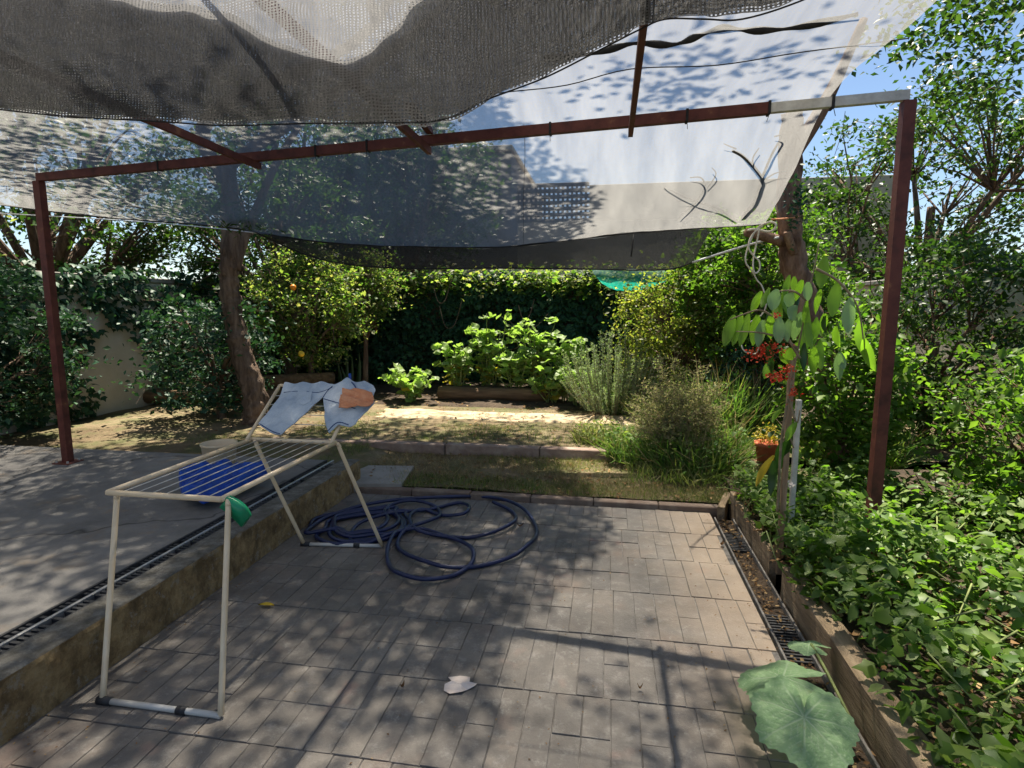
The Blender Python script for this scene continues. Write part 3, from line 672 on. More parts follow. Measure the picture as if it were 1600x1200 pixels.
bushy_tree('broadleaf_tree', (-7.5, 13, 0), 5, .2, (-7.5, 13, 4.5), (3.0, 2.4, 2.6), 130, 70, .32, LEAF4, 'leaf_tree', (.10, .16), 'big tree beyond the garden at the far left edge')
bushy_tree('broadleaf_tree', (6.5, 13.5, 0), 5, .2, (6.5, 13.5, 3.6), (2.6, 2.2, 2.6), 130, 70, .3, LEAF4, 'leaf_tree', (.10, .16), 'big tree beyond the garden at the far right edge')

# right tree trunk with the rope tied round it
YR = 5.6
rb = P(1320, 780, YR); rb.z = .08
rt_ = empty('leaning_tree', rb, 'reddish tree trunk at the right edge with rope tied round it', 'tree')
grow('t', rb, P(1238, 180, YR + .15), .14, .09, [P(1300, 640, YR), P(1268, 520, YR), P(1243, 420, YR), P(1233, 340, YR)], 'bark_red', rt_)
limbs([([P(1240, 385, YR), P(1205, 372, YR - .08), P(1165, 363, YR - .15)], .06, .035), ([P(1234, 250, YR + .1), P(1290, 160, YR + .2), P(1350, 30, YR + .3)], .08, .03),
       ([P(1240, 395, YR - .08), P(1232, 372, YR - .17), P(1230, 362, YR - .19)], .04, .03)], 'bark_red', rt_)
lp, _ = clumps((3.6, 6.4, 4.3), (1.2, 1.4, .9), 50, 60, .2, .3)
scatter('crown', LEAF4, lp, rots(len(lp), .4), rng.uniform(.06, .11, len(lp)), 'leaf_tree', rt_, 'stuff')
hp = np.array(P(1248, 320, 5.4)) + rng.normal(size=(160, 3)) * np.array([.05, .05, .14])
scatter('low_leaves', LEAF4, hp, rots(160, .3), rng.uniform(.03, .06, 160), 'leaf_hedge', rt_, 'stuff')
yr = 5.3
rope = MB()
def pr(l_, Y=yr): return spline([P(x, y, Y + .02 * math.sin(k * 1.3)) for k, (x, y) in enumerate(l_)], 8)
rope.tube(pr([(1195, 349), (1182, 358), (1171, 380), (1165, 400), (1166, 412), (1172, 420), (1178, 428)]), .007, 6)
rope.tube(pr([(1186, 360), (1181, 385), (1177, 405), (1177, 420), (1181, 427), (1187, 420), (1186, 408), (1178, 400), (1171, 391), (1170, 380), (1176, 366), (1192, 352)]), .007, 6)
rope.tube(pr([(1168, 360), (1180, 358), (1200, 362), (1210, 358), (1212, 350), (1204, 347), (1194, 350)]), .009, 6)
rope.tube(pr([(1178, 428), (1183, 438), (1190, 446), (1195, 460), (1197, 476), (1194, 486), (1189, 493)]), .006, 6)
tag(MB().tube(pr([(1189, 493), (1165, 510), (1159, 535), (1160, 544), (1165, 550), (1171, 551), (1180, 553), (1185, 545), (1186, 535)]), .006, 6).build('rope_end', 'rope_cream', None, True), 'loose cream rope end looped above the red flowers', 'rope')
tag(rope.build('knotted_rope', 'rope_cream', None, True), 'looped cream rope hanging from the knot on the right trunk', 'rope')
tag(MB().tube(spline([P(1082, 410, YN - .04), P(1165, 384, 5.7), P(1216, 371, 5.45)], 6), .010, 6).build('tie_cord', 'rope_white', None, True), 'taut white cord from the dark flap corner to the right trunk', 'rope')
tag(MB().tube(spline([P(1205, 343, 5.4), P(1235, 341, 5.4), P(1248, 338, 5.45)], 4), .008, 6).build('orange_strap', 'orange_cloth', None, True), 'short orange strap round the right trunk', 'strap')

# bare tree whose twigs show through the cloth
from mathutils.bvhtree import BVHTree
NB = BVHTree.FromPolygons([v.co.copy() for v in net.data.vertices], [tuple(p.vertices) for p in net.data.polygons])
pl_n = (hem[-3] - hem[-1]).cross(beamrow[-1] - hem[-1]).normalized()
if pl_n.z < 0: pl_n = -pl_n
def onnet(px, py, off=.06):
    d = ray(px, py); h = NB.ray_cast(C0, d.normalized())
    if h[0] is not None: return h[0] + Vector((0, 0, off - .02))
    o = hem[-1] + Vector((0, 0, off)); return C0 + d * ((o - C0).dot(pl_n) / d.dot(pl_n))
bt = empty('bare_branch', onnet(1196, 346), 'bare forked branch lying on top of the bright cloth at right', 'branch')
limbs([([onnet(x, y, .05 + .03 * math.sin(k)) for k, (x, y) in enumerate(l_)], r0 * .75, r1 * .75) for l_, r0, r1 in (
    ([(1160, 345), (1178, 325), (1188, 300), (1190, 285), (1165, 250), (1145, 236)], .026, .012), ([(1190, 285), (1205, 255), (1220, 228), (1210, 222)], .014, .006), ([(1190, 283), (1175, 265), (1185, 245)], .011, .005),
    ([(1150, 350), (1120, 335), (1085, 325), (1050, 305), (1038, 295)], .020, .006), ([(1085, 325), (1100, 305), (1095, 290), (1078, 285)], .014, .005), ([(1085, 325), (1070, 340), (1062, 348)], .012, .006),
    ([(1120, 335), (1090, 326), (1060, 325)], .010, .004), ([(1105, 300), (1118, 285), (1112, 275)], .009, .004), ([(1150, 240), (1130, 238)], .008, .004), ([(1190, 290), (1210, 283), (1228, 280)], .010, .004))], 'twig_grey', bt, 'twig')

# ================================================================== HEDGE AND SHRUBS
HY = 9.75
hd = empty('ivy_hedge', (-1.2, HY + .3, UZ), 'tall dark green ivy hedge closing the back of the garden', 'hedge')
MB().box((-6.5, HY + .28, UZ - .1), (3.6, HY + .45, 1.95)).build('hedge_core', 'soil', hd)
n = 26000
hx = rng.uniform(-6.3, 3.4, n); hz = UZ + rng.random(n) ** .85 * 2.15
bulge = np.array([mnoise.fractal(Vector((x * 1.1, z * 1.3, 2)), 1, 2, 4) for x, z in zip(hx, hz)])
topv = np.array([2.10 + .22 * mnoise.fractal(Vector((x * 1.4, 0, 8)), 1, 2, 3) for x in hx])
hyy = HY + .1 - .26 * bulge + np.abs(rng.normal(size=n)) * .10
k_ = hz < topv
pp = np.stack([hx, hyy, hz], 1)[k_]
scatter('foliage', IVY, pp, rots_dir(np.tile(np.array([0, -.5, -.75]), (len(pp), 1)), .45, False), rng.uniform(.06, .115, len(pp)), 'leaf_hedge', hd, 'stuff')
n = 7000
hx = rng.uniform(-6.3, 3.4, n); pp = np.stack([hx, HY + rng.normal(size=n) * .22 + .15, 2.0 + rng.normal(size=n) * .12 + np.array([.2 * mnoise.noise(Vector((x * 2, 1, 1))) for x in hx])], 1)
scatter('sunlit_top', IVY, pp, rots(n, .8), rng.uniform(.05, .10, n), 'leaf_citrus', hd, 'stuff')  # brighter leaf colour puts the sunlit look into the hedge top
vn = MB()
for k in range(5):
    x = random.uniform(-3.2, -.9); a = Vector((x, HY - .25, random.uniform(1.0, 1.9))); w_ = random.uniform(.25, .7); dp = random.uniform(.1, .35)
    vn.tube(spline([a, a + Vector((w_ * .3, -.04, -dp)), a + Vector((w_ * .7, -.03, -dp * .9)), a + Vector((w_, .05, .1))], 6), .008, 5)
vn.build('vine_stem', 'bark', hd, True)['kind'] = 'stuff'
dl = P(585, 505, HY - .5)
raw('dead_leaf', [dl + Vector(v) for v in ((0, 0, .19), (-.05, -.02, .05), (.03, -.03, .06), (-.01, -.03, -.03), (.05, -.02, -.05), (.045, 0, -.2), (-.06, 0, -.1))], [(0, 1, 2), (1, 3, 2), (2, 3, 4), (3, 5, 4), (1, 6, 3)], 'litter', hd, False)

bushy_tree('flowering_shrub', (1.0, 8.1, UZ), 2, .05, (.95, 8.1, 1.2), (.9, .55, .95), 150, 60, .11, LEAF4, 'leaf_olive', (.04, .075), 'tall yellowish olive shrub under the teal mesh scrap', 'bark_red', .2, 'shrub')
bushy_tree('leafy_shrub', (1.95, 7.5, UZ), 2, .06, (1.95, 7.5, 1.6), (.9, .6, 1.15), 190, 60, .12, LEAF4, 'leaf_lime', (.05, .09), 'tall bright green shrub beside the right trunk', 'bark_red', .2, 'shrub')
bushy_tree('leafy_shrub', (1.75, 7.0, UZ), 2, .04, (1.75, 7.1, .65), (.65, .4, .5), 60, 50, .10, LEAF4, 'leaf_hedge', (.04, .08), 'low dark shrub in the shade behind the terracotta pot', 'bark_red', .2, 'shrub')
bushy_tree('leafy_shrub', (3.3, 6.6, .1), 2, .06, (3.3, 6.5, 1.2), (.9, .9, 1.1), 120, 60, .14, LEAF4, 'leaf_tree', (.05, .10), 'broad green shrub at the right boundary wall', 'bark_red', .2, 'shrub')
bushy_tree('leafy_shrub', (2.75, 4.2, .1), 2, .04, (2.8, 4.1, .75), (.6, .7, .65), 90, 60, .11, LEAF4, 'leaf_lime', (.04, .08), 'rounded lime shrub in the planting bed at far right', 'bark_red', .2, 'shrub')

bushy_tree('leafy_shrub', (1.4, 8.2, UZ), 2, .05, (1.4, 8.2, 1.75), (.6, .45, 1.0), 120, 60, .12, LEAF4, 'leaf_lime', (.05, .09), 'tall pale shrub reaching the cloth behind the taut white cord', 'bark_red', .2, 'shrub')
q_ = P(1320, 620, 4.75)
bushy_tree('leafy_shrub', (q_.x, 4.75, .1), 2, .03, (q_.x, 4.75, .85), (.38, .35, .75), 90, 50, .10, LEAF6, 'leaf_lime', (.04, .09), 'leafy shrub in front of the right trunk beside the steel post', 'bark_red', .2, 'shrub')
# rosemary: upright sprigs of needles
def rosemary(base, h, rad, n, label, mat='leaf_rosemary'):
    t_ = empty('rosemary_bush', base, label, 'shrub'); st = MB(); pos, dr_, sz = [], [], []
    for k in range(n):
        a = random.uniform(0, 6.283); r_ = rad * math.sqrt(random.random()); b = Vector(base) + Vector((math.cos(a) * r_ * .75, math.sin(a) * r_ * .6, 0))
        hh = h * random.uniform(.3, 1.0) * (1.1 - .45 * r_ / rad)
        tip = b + Vector((math.cos(a) * r_ * .9, math.sin(a) * r_ * .7, hh)); m_ = (b + tip) / 2 + Vector((math.cos(a) * .05, 0, .04))
        pts = spline([b, m_, tip], 12); st.tube(pts[::3], .0035, 4)
        for i in range(2, len(pts)):
            d = (pts[i] - pts[i - 1]).normalized()
            for q_ in range(7):
                o = Vector((random.gauss(0, 1), random.gauss(0, 1), random.gauss(0, .6))).normalized()
                pos.append(pts[i] + d * random.uniform(0, .02)); dr_.append(o + d * .7); sz.append(random.uniform(.025, .045))
    st.build('stem', 'twig', t_, True)['kind'] = 'stuff'
    scatter('foliage', (NEEDLE[0] * np.array([1.6, 1, 1]), NEEDLE[1]), np.array(pos), rots_dir(np.array(dr_), .2), np.array(sz), mat, t_, 'stuff')
rosemary(Vector((P(958, 600, 7.75).x, 7.75, UZ)), 1.16, .44, 230, 'grey green rosemary bush with upright sprigs right of the geraniums')

# wispy dry bush
def wispy(base, h, rad, n, mat, label, name='dry_bush'):
    t_ = empty(name, base, label, 'shrub'); st = MB(); pos, dr_ = [], []
    for k in range(n):
        a = random.uniform(0, 6.283); r_ = rad * math.sqrt(random.random()); b = Vector(base) + Vector((random.gauss(0, .04), random.gauss(0, .04), 0))
        tip = Vector(base) + Vector((math.cos(a) * r_, math.sin(a) * r_, h * random.uniform(.3, 1.05) * (1.08 - .62 * (r_ / rad) ** 1.3)))
        pts = spline([b, (b + tip) / 2 + Vector((random.gauss(0, .05), random.gauss(0, .05), .08)), tip], 6); st.tube(pts, .0018, 3, False)
        for i in range(3, len(pts)):
            for q_ in range(4):
                o = Vector((random.gauss(0, 1), random.gauss(0, 1), random.gauss(.4, .6))).normalized(); e = pts[i] + o * random.uniform(.03, .10)
                st.tube([pts[i], e], .0011, 3, False)
                for _ in range(3): pos.append(pts[i].lerp(e, random.random())); dr_.append(o + Vector((random.gauss(0, .5), random.gauss(0, .5), 0)))
    s_ = st.build('stem', 'twig', t_, True); s_['kind'] = 'stuff'
    scatter('foliage', LEAF4, np.array(pos), rots_dir(np.array(dr_), .4), rng.uniform(.010, .028, len(pos)), mat, t_, 'stuff')
bp = G(1055, 712, UZ); wispy((bp.x, bp.y, UZ), 1.02, .48, 190, 'leaf_dry', 'wispy brown dry bush standing in the weeds right of the lawn')

# geraniums: stems with round scalloped leaves, each leaf a part
def ger_mesh(seed, mat):
    rd = random.Random(seed); V = [(0, .1, -.10)]; n = 15
    for ring, (rr_, zz) in enumerate(((.55, 0), (1, .03))):
        for k in range(n):
            a = -math.pi / 2 + .12 + (2 * math.pi - .24) * k / (n - 1); s_ = 1 + (.10 * math.cos(k * 2 * math.pi / 2.8) if ring else 0)
            V.append((math.cos(a) * rr_ * s_ * .5, .1 + math.sin(a) * rr_ * s_ * .5, zz + .09 * math.sin(a * 3 + rd.random()) * rr_))
    Fc = [(0, 1 + k, 2 + k) for k in range(n - 1)] + [(1 + k, 1 + n + k, 2 + n + k, 2 + k) for k in range(n - 1)]
    me = bpy.data.meshes.new('leaf'); me.from_pydata(V, [], Fc); me.polygons.foreach_set('use_smooth', [True] * len(Fc)); me.materials.append(MATS[mat]); me.update(); return me
GM = [ger_mesh(s, 'leaf_geranium') for s in range(6)]; GY = [ger_mesh(9, 'leaf_geranium_yellow')]
def geranium(base, h, rad, nst, nleaf, label, lsz=.125):
    t_ = empty('geranium', base, label, 'plant', 'geraniums in front of the ivy'); st = MB(); B = Vector(base)
    tips = []
    for k in range(nst):
        a = 6.283 * k / nst + random.uniform(-.4, .4); r_ = rad * random.uniform(.35, 1)
        tip = B + Vector((math.cos(a) * r_, math.sin(a) * r_ * .6, h * random.uniform(.5, 1.0)))
        pts = spline([B + Vector((math.cos(a) * .06, math.sin(a) * .05, 0)), (B + tip) / 2 + Vector((random.gauss(0, .04), 0, .02)), tip], 5)
        st.tube(pts, lerp_list(.011, .005, len(pts)), 5); tips.append(pts)
    for k in range(nleaf):
        pts = random.choice(tips); f_ = random.random() ** .5; p = pts[min(len(pts) - 1, int(f_ * len(pts)))]
        a = random.uniform(0, 6.283); e = p + Vector((math.cos(a) * random.uniform(.03, .13), math.sin(a) * random.uniform(.03, .11), random.uniform(.01, .09)))
        st.tube([p, (p + e) / 2 + Vector((0, 0, .012)), e], .0025, 4, False)
        yel = f_ < .55 and random.random() < .25
        o = bpy.data.objects.new('leaf', random.choice(GY if yel else GM)); s_ = lsz * random.uniform(.7, 1.25)
        o.scale = (s_,) * 3; o.rotation_euler = (random.gauss(-.25, .4), random.gauss(0, .35), a - math.pi / 2); o.location = e - B; link(o, t_)
    st.build('stem', 'green_stem', t_, True)['kind'] = 'stuff'
PZ = UZ
for px, Y, z_, h_, rad_, ns, nl, lb in ((640, 8.15, 0, .52, .46, 11, 110, 'small geranium at the left, nearest the drying jeans'), (715, 8.6, .1, .80, .42, 12, 150, 'geranium at the left end of the timber planter'),
      (765, 8.75, .1, 1.22, .38, 13, 170, 'tallest geranium, standing above the timber planter'), (805, 8.5, .08, .70, .36, 11, 130, 'low geranium spilling over the middle of the timber planter'),
      (838, 8.7, .1, 1.10, .42, 12, 160, 'dark leafed geranium at the right end of the timber planter'), (885, 8.45, 0, 1.0, .32, 10, 130, 'narrow geranium between planter and rosemary'),
      (862, 8.3, 0, .50, .34, 9, 100, 'short geranium hiding the right end of the timber log'), (905, 8.1, 0, .58, .32, 9, 100, 'low pale geranium in front of the rosemary')):
    geranium((P(px, 600, Y).x, Y + .05, PZ + z_), h_, rad_, ns, nl, lb)

# timber planter front and low log wall at left
def log(a, b, r_, mat, nm, par):
    pts = lerp_list(Vector(a), Vector(b), 9); return MB().tube(pts, [r_ * random.uniform(.95, 1.05) for _ in pts], 10, True, .12, .95).build(nm, mat, par, True)
a, b = P(686, 609, 8.42), P(852, 606, 8.42)
pl = empty('timber_planter', (a.x, 8.42, UZ), 'brown log edged planter holding the tall geraniums', 'planter')
log((a.x, 8.42, UZ + .11), (b.x, 8.45, UZ + .11), .105, 'timber', 'log', pl)
MB().box((a.x + .03, 8.50, UZ - .02), (b.x, 9.1, UZ + .2)).build('soil_fill', 'soil', pl)
a, b = P(405, 610, 7.6), P(520, 598, 8.4)
lw = empty('log_edging', (a.x, a.y, UZ), 'low brown log edging behind the leaning trunk', 'planter')
log((a.x - 1.6, a.y - .3, UZ + .12), (a.x, a.y, UZ + .12), .10, 'timber', 'log', lw); log((a.x + .02, a.y, UZ + .12), (b.x, b.y, UZ + .12), .11, 'timber', 'log', lw); log((a.x, a.y + .02, UZ + .33), (b.x, b.y + .02, UZ + .31), .10, 'timber', 'log', lw)

# snake plants
sp = empty('snake_plant', (P(540, 600, 8.7).x, 8.75, UZ), 'upright snake plant leaves beside the dark ivy', 'plant')
for dx, h_, tl in ((-.12, .55, -.05), (-.03, .75, .02), (.05, .62, .06), (.12, .50, .10), (.20, .68, .05), (.0, .45, -.09)):
    b = Vector(sp.location) + Vector((dx, random.uniform(-.05, .05), 0)); V, Fc = [], []
    for i in range(8):
        f_ = i / 7; w_ = .032 * (1 - f_ ** 3) + .002; c_ = b + Vector((tl * f_, .03 * math.sin(f_ * 3), h_ * f_))
        V += [c_ + Vector((-w_, .01, 0)), c_ + Vector((0, -.006, 0)), c_ + Vector((w_, .01, 0))]
    for i in range(7): Fc += [(i * 3, i * 3 + 1, i * 3 + 4, i * 3 + 3), (i * 3 + 1, i * 3 + 2, i * 3 + 5, i * 3 + 4)]
    raw('leaf', V, Fc, 'sansevieria', sp, True)

# weeds and long grass to the right of the lawn
def weed(base, rad, n, h, label, mat='weed', broad=.45):
    t_ = empty('weed_clump', base, label, 'weeds', 'weeds at the right of the lawn'); B = np.array(base); n = int(n * 1.7)
    a = rng.uniform(0, 6.283, n); r_ = rad * np.sqrt(rng.random(n)); pos = B + np.stack([np.cos(a) * r_, np.sin(a) * r_ * .8, np.zeros(n)], 1)
    d = np.stack([np.cos(a) * .5 * rng.random(n), np.sin(a) * .5 * rng.random(n), np.ones(n)], 1)
    scatter('grass_blades', (BLADE[0] * np.array([.75, 1, 1.8]), BLADE[1]), pos, rots_dir(d, .38), rng.uniform(.25, 1.0, n) * h, mat, t_, 'stuff')
    k2 = n // 6; d2 = np.stack([rng.normal(size=k2) * .5, rng.normal(size=k2) * .5, np.ones(k2)], 1); scatter('straw', (BLADE[0] * np.array([.5, 1, 1.5]), BLADE[1]), pos[:k2] * 1.0, rots_dir(d2, .3), rng.uniform(.5, 1.15, k2) * h, 'grass_dry', t_, 'stuff')
    m = int(n * broad); a = rng.uniform(0, 6.283, m); r_ = rad * np.sqrt(rng.random(m)); pos = B + np.stack([np.cos(a) * r_, np.sin(a) * r_ * .8, h * rng.uniform(.15, .8, m)], 1)
    scatter('broad_leaves', LEAF6, pos, rots(m, .6), rng.uniform(.025, .065, m), mat, t_, 'stuff')
for (px, py, z_, rad, n, h, lb, m_) in ((940, 690, UZ, .30, 500, .26, 'low grassy weeds where the lawn step fades out', 'grass'), (1000, 715, .1, .32, 650, .34, 'thick weeds at the foot of the dry bush', 'weed'),
      (1080, 735, .08, .36, 800, .42, 'tall green weeds in front of the dry bush', 'weed'), (1112, 725, .08, .28, 700, .46, 'dense upright weeds left of the terracotta pot', 'weed'),
      (1130, 680, UZ, .34, 600, .75, 'tall pale stalked weeds behind the pot', 'weed'), (975, 645, UZ, .28, 500, .42, 'bright weed tuft below the rosemary', 'weed'), (1030, 660, UZ, .25, 360, .42, 'weeds between rosemary and dry bush', 'grass'),
      (1215, 765, .08, .2, 120, .10, 'leafy weeds below the terracotta pot', 'weed'), (1330, 720, .1, .45, 600, .5, 'leafy weeds at the foot of the right trunk', 'weed')):
    b = G(px, py, z_); weed((b.x, b.y, z_ - .01), rad, n, h, lb, m_)

# terracotta pot with pale plant
b = G(1196, 738, .10); pt = empty('terracotta_pot', (b.x, b.y, .10), 'small terracotta pot with a pale bushy plant by the right post', 'pot')
MB().lathe((b.x, b.y, .20), [(.001, 0), (.075, 0), (.095, .14), (.105, .14), (.108, .175), (.095, .175), (.09, .15), (.001, .15)], 24).build('pot', 'terracotta', pt, True)
MB().box((b.x - .11, b.y - .11, .05), (b.x + .11, b.y + .11, .198), .01).build('plinth', 'timber', pt)
lp, _ = clumps((b.x, b.y, .44), (.13, .12, .09), 20, 26, .04, .2)
scatter('foliage', LEAF4, lp, rots(len(lp), .5), rng.uniform(.018, .035, len(lp)), 'leaf_geranium_yellow', pt, 'stuff')

# stake, vine with hanging leaves and red flowers at the right
YV = 3.35
sb = P(1228, 800, YV)
stake = MB().box((sb.x - .016, YV + .05, .0), (sb.x + .016, YV + .08, P(1230, 560, YV).z), .003)
tag(stake.build('wooden_stake', 'timber_z'), 'upright wooden stake behind the red flowered vine', 'stake')
p0 = P(1247, 600, YV + .2); p0.z = 0
tag(MB().box((p0.x, YV + .2, -.05), (p0.x + .03, YV + .23, P(1247, 625, YV + .2).z), .004).build('white_post', 'white_paint'), 'weathered white post at the right behind the vine', 'post')
vi = empty('flowering_vine', (sb.x + .03, YV, .1), 'vine with long hanging leaves and red flower clusters on the stake', 'vine')
for l_ in ([(1215, 800), (1220, 700), (1228, 640), (1238, 590), (1247, 545), (1262, 470), (1280, 380)], [(1250, 560), (1215, 505), (1190, 485), (1165, 490), (1140, 500)], [(1247, 545), (1225, 530), (1190, 520), (1150, 518)],
           [(1262, 470), (1240, 455), (1215, 455)], [(1232, 615), (1240, 650), (1246, 660), (1250, 640)], [(1275, 420), (1310, 440), (1340, 480), (1350, 540)], [(1222, 690), (1232, 680), (1240, 700)]):
    s_ = spline([P(x, y, YV) for x, y in l_], 6); MB().tube(s_, lerp_list(.008, .003, len(s_)), 6).build('stem', 'twig', vi, True)
def longleaf(px, py, qx, qy, w_, mat, Y=YV, nm='leaf', par=None):
    a = P(px, py, Y + random.uniform(-.06, .06)); b = P(qx, qy, Y + random.uniform(-.1, .06)); d = b - a; L = d.length; s_ = d.cross(Vector((random.gauss(0, .25), 1, 0))).normalized(); nn_ = s_.cross(d).normalized()
    V, Fc = [], []; n = 9; ww = w_ / F * Y / 2
    for i in range(n):
        f_ = i / (n - 1); k2 = math.sin(math.pi * min(1, f_ * .92 + .06)) ** .75; c_ = a + d * f_ + nn_ * (.10 * L * math.sin(f_ * math.pi))
        V += [c_ - s_ * ww * k2 + nn_ * .006, c_ - nn_ * .004, c_ + s_ * ww * k2 + nn_ * .006]
    for i in range(n - 1): Fc += [(i * 3, i * 3 + 1, i * 3 + 4, i * 3 + 3), (i * 3 + 1, i * 3 + 2, i * 3 + 5, i * 3 + 4)]
    return raw(nm, V, Fc, mat, par or vi, True)
for q in ((1147, 492, 1132, 541, 17, 'leaf_vine'), (1158, 488, 1144, 540, 14, 'leaf_vine'), (1170, 490, 1156, 541, 14, 'leaf_vine'), (1184, 492, 1176, 540, 16, 'leaf_vine'), (1193, 500, 1184, 543, 15, 'leaf_vine_blue'),
          (1206, 494, 1205, 530, 14, 'leaf_vine'), (1217, 495, 1217, 536, 17, 'leaf_vine_blue'), (1235, 498, 1231, 535, 14, 'leaf_vine_blue'), (1248, 496, 1240, 532, 15, 'leaf_vine_blue'), (1215, 452, 1207, 485, 20, 'leaf_vine_blue'),
          (1240, 458, 1232, 480, 22, 'leaf_vine_blue'), (1246, 478, 1236, 500, 20, 'leaf_vine_blue'), (1190, 455, 1174, 490, 12, 'leaf_vine'), (1202, 450, 1190, 480, 10, 'leaf_vine'), (1228, 545, 1240, 562, 18, 'leaf_vine'),
          (1206, 562, 1194, 592, 12, 'leaf_vine'), (1220, 548, 1234, 570, 14, 'leaf_vine'), (1236, 678, 1214, 742, 20, 'leaf_vine_dark'), (1210, 712, 1182, 760, 12, 'leaf_yellow'), (1209, 720, 1204, 775, 13, 'leaf_vine_dark'),
          (1245, 660, 1228, 690, 12, 'leaf_vine'), (1222, 640, 1208, 660, 9, 'leaf_vine'), (1290, 400, 1282, 450, 18, 'leaf_vine'), (1310, 440, 1300, 495, 18, 'leaf_vine'), (1330, 465, 1325, 520, 18, 'leaf_vine_blue'), (1345, 500, 1352, 556, 17, 'leaf_vine'), (1350, 530, 1368, 580, 16, 'leaf_vine'), (1262, 470, 1270, 520, 18, 'leaf_vine')):
    longleaf(*q)
for k in range(26):
    x = random.uniform(1196, 1330); y = random.uniform(425, 545) + (x - 1196) * .1; L_ = random.uniform(26, 48); longleaf(x, y, x + random.uniform(-12, 8), y + L_, random.uniform(9, 15), random.choice(['leaf_vine', 'leaf_vine', 'leaf_vine', 'leaf_vine_blue', 'leaf_vine_dark']), YV + random.uniform(-.05, .25))
for px, py, sx_, sz, n in ((1186, 553, .07, .03, 130), (1207, 545, .05, .03, 90), (1216, 588, .05, .03, 90), (1232, 575, .03, .02, 40), (1240, 612, .03, .03, 50), (1213, 492, .012, .012, 14)):
    pp = np.array(P(px, py, YV - .03)) + rng.normal(size=(n, 3)) * np.array([sx_ * .6, .025, sz * .6]); scatter('flower', LEAF4, pp, rots(n, .2), rng.uniform(.012, .024, n), 'petal_red', vi, 'stuff')

# ivy-like ground cover in the bed
def ground_cover(x0, x1, y0, y1, n, h, label, mat='leaf_ivy', dens=None):
    o = empty('ground_cover', ((x0 + x1) / 2, (y0 + y1) / 2, .1), label, 'plant', 'leafy ground cover in the bed')
    x = rng.uniform(x0, x1, n); y = rng.uniform(y0, y1, n); hh = np.array([.12 + h * (0.55 + .9 * mnoise.noise(Vector((a * 3, b * 3, 1)))) for a, b in zip(x, y)])
    z = .10 + np.clip(hh, .02, 1) * rng.random(n) ** .5
    sz = (.03 + .05 * rng.random(n) ** 1.6); h3 = int(n * .6); XYZ = np.stack([x, y, z], 1)
    scatter('foliage', LEAF6, XYZ[:h3], rots(h3, .8), sz[:h3], mat, o, 'stuff'); scatter('foliage', IVY, XYZ[h3:], rots(n - h3, .6), sz[h3:] * 1.1, 'leaf_lime', o, 'stuff')
    m = n // 3; scatter('leaf_litter', LEAF4, np.stack([rng.uniform(x0, x1, m), rng.uniform(y0, y1, m), .12 + rng.random(m) * .02], 1), rots(m, 1.5), rng.uniform(.02, .06, m), 'litter', o, 'stuff')
    st = MB()
    for k in range(int(n / 60)):
        a = Vector((random.uniform(x0, x1), random.uniform(y0, y1), .1)); st.tube([a, a + Vector((random.gauss(0, .05), random.gauss(0, .05), .12)), a + Vector((random.gauss(0, .1), random.gauss(0, .1), .25))], .004, 4)
    st.build('stem', 'green_stem', o, True)['kind'] = 'stuff'
ground_cover(.96, 1.75, 2.75, 4.5, 3800, .30, 'glossy leafed ground cover spilling over the edging boards')
ground_cover(1.75, 3.2, 1.9, 4.6, 5200, .26, 'glossy leafed ground cover deeper in the right bed')
ground_cover(1.0, 2.2, 1.2, 2.75, 2600, .20, 'sparse ground cover behind the near timber sleeper')
wf = empty('white_flower', P(1235, 757, 3.5), 'small white flower among the glossy ground cover', 'flower')
pp = np.array(P(1235, 757, 3.5)) + rng.normal(size=(16, 3)) * .014; scatter('petals', LEAF4, pp, rots(16, .5), rng.uniform(.022, .035, 16), 'petal_white', wf, 'stuff')

# large lobed leaves with pale veins, bottom right
t = NT('pumpkin_leaf'); at = t.n('ShaderNodeVertexColor', layer_name='vein'); v = t.pos()
c = t.ramp(t.noise(v, 14, 5), [(.3, (.20, .34, .15)), (.7, (.31, .45, .23))]); c = t.mix(t.math('MULTIPLY', at.outputs[0], .75), c, (.44, .54, .37)); c = t.mix(t.ramp(t.noise(v, 25, 6, .7), [(.60, (0, 0, 0)), (.68, (.6,) * 3)]), c, (.30, .34, .16))
p_ = t.bsdf(c, .55, .3, t.bump(t.noise(v, 55, 6, .7), .9, .008)); tr = t.n('ShaderNodeBsdfTranslucent'); t.l(t.mix(1.0, c, (1.0, 1.3, .5), 'MULTIPLY'), tr.inputs[0])
mx = t.n('ShaderNodeMixShader'); mx.inputs[0].default_value = .25; t.l(p_, mx.inputs[1]); t.l(tr.outputs[0], mx.inputs[2]); t.done(mx.outputs[0])
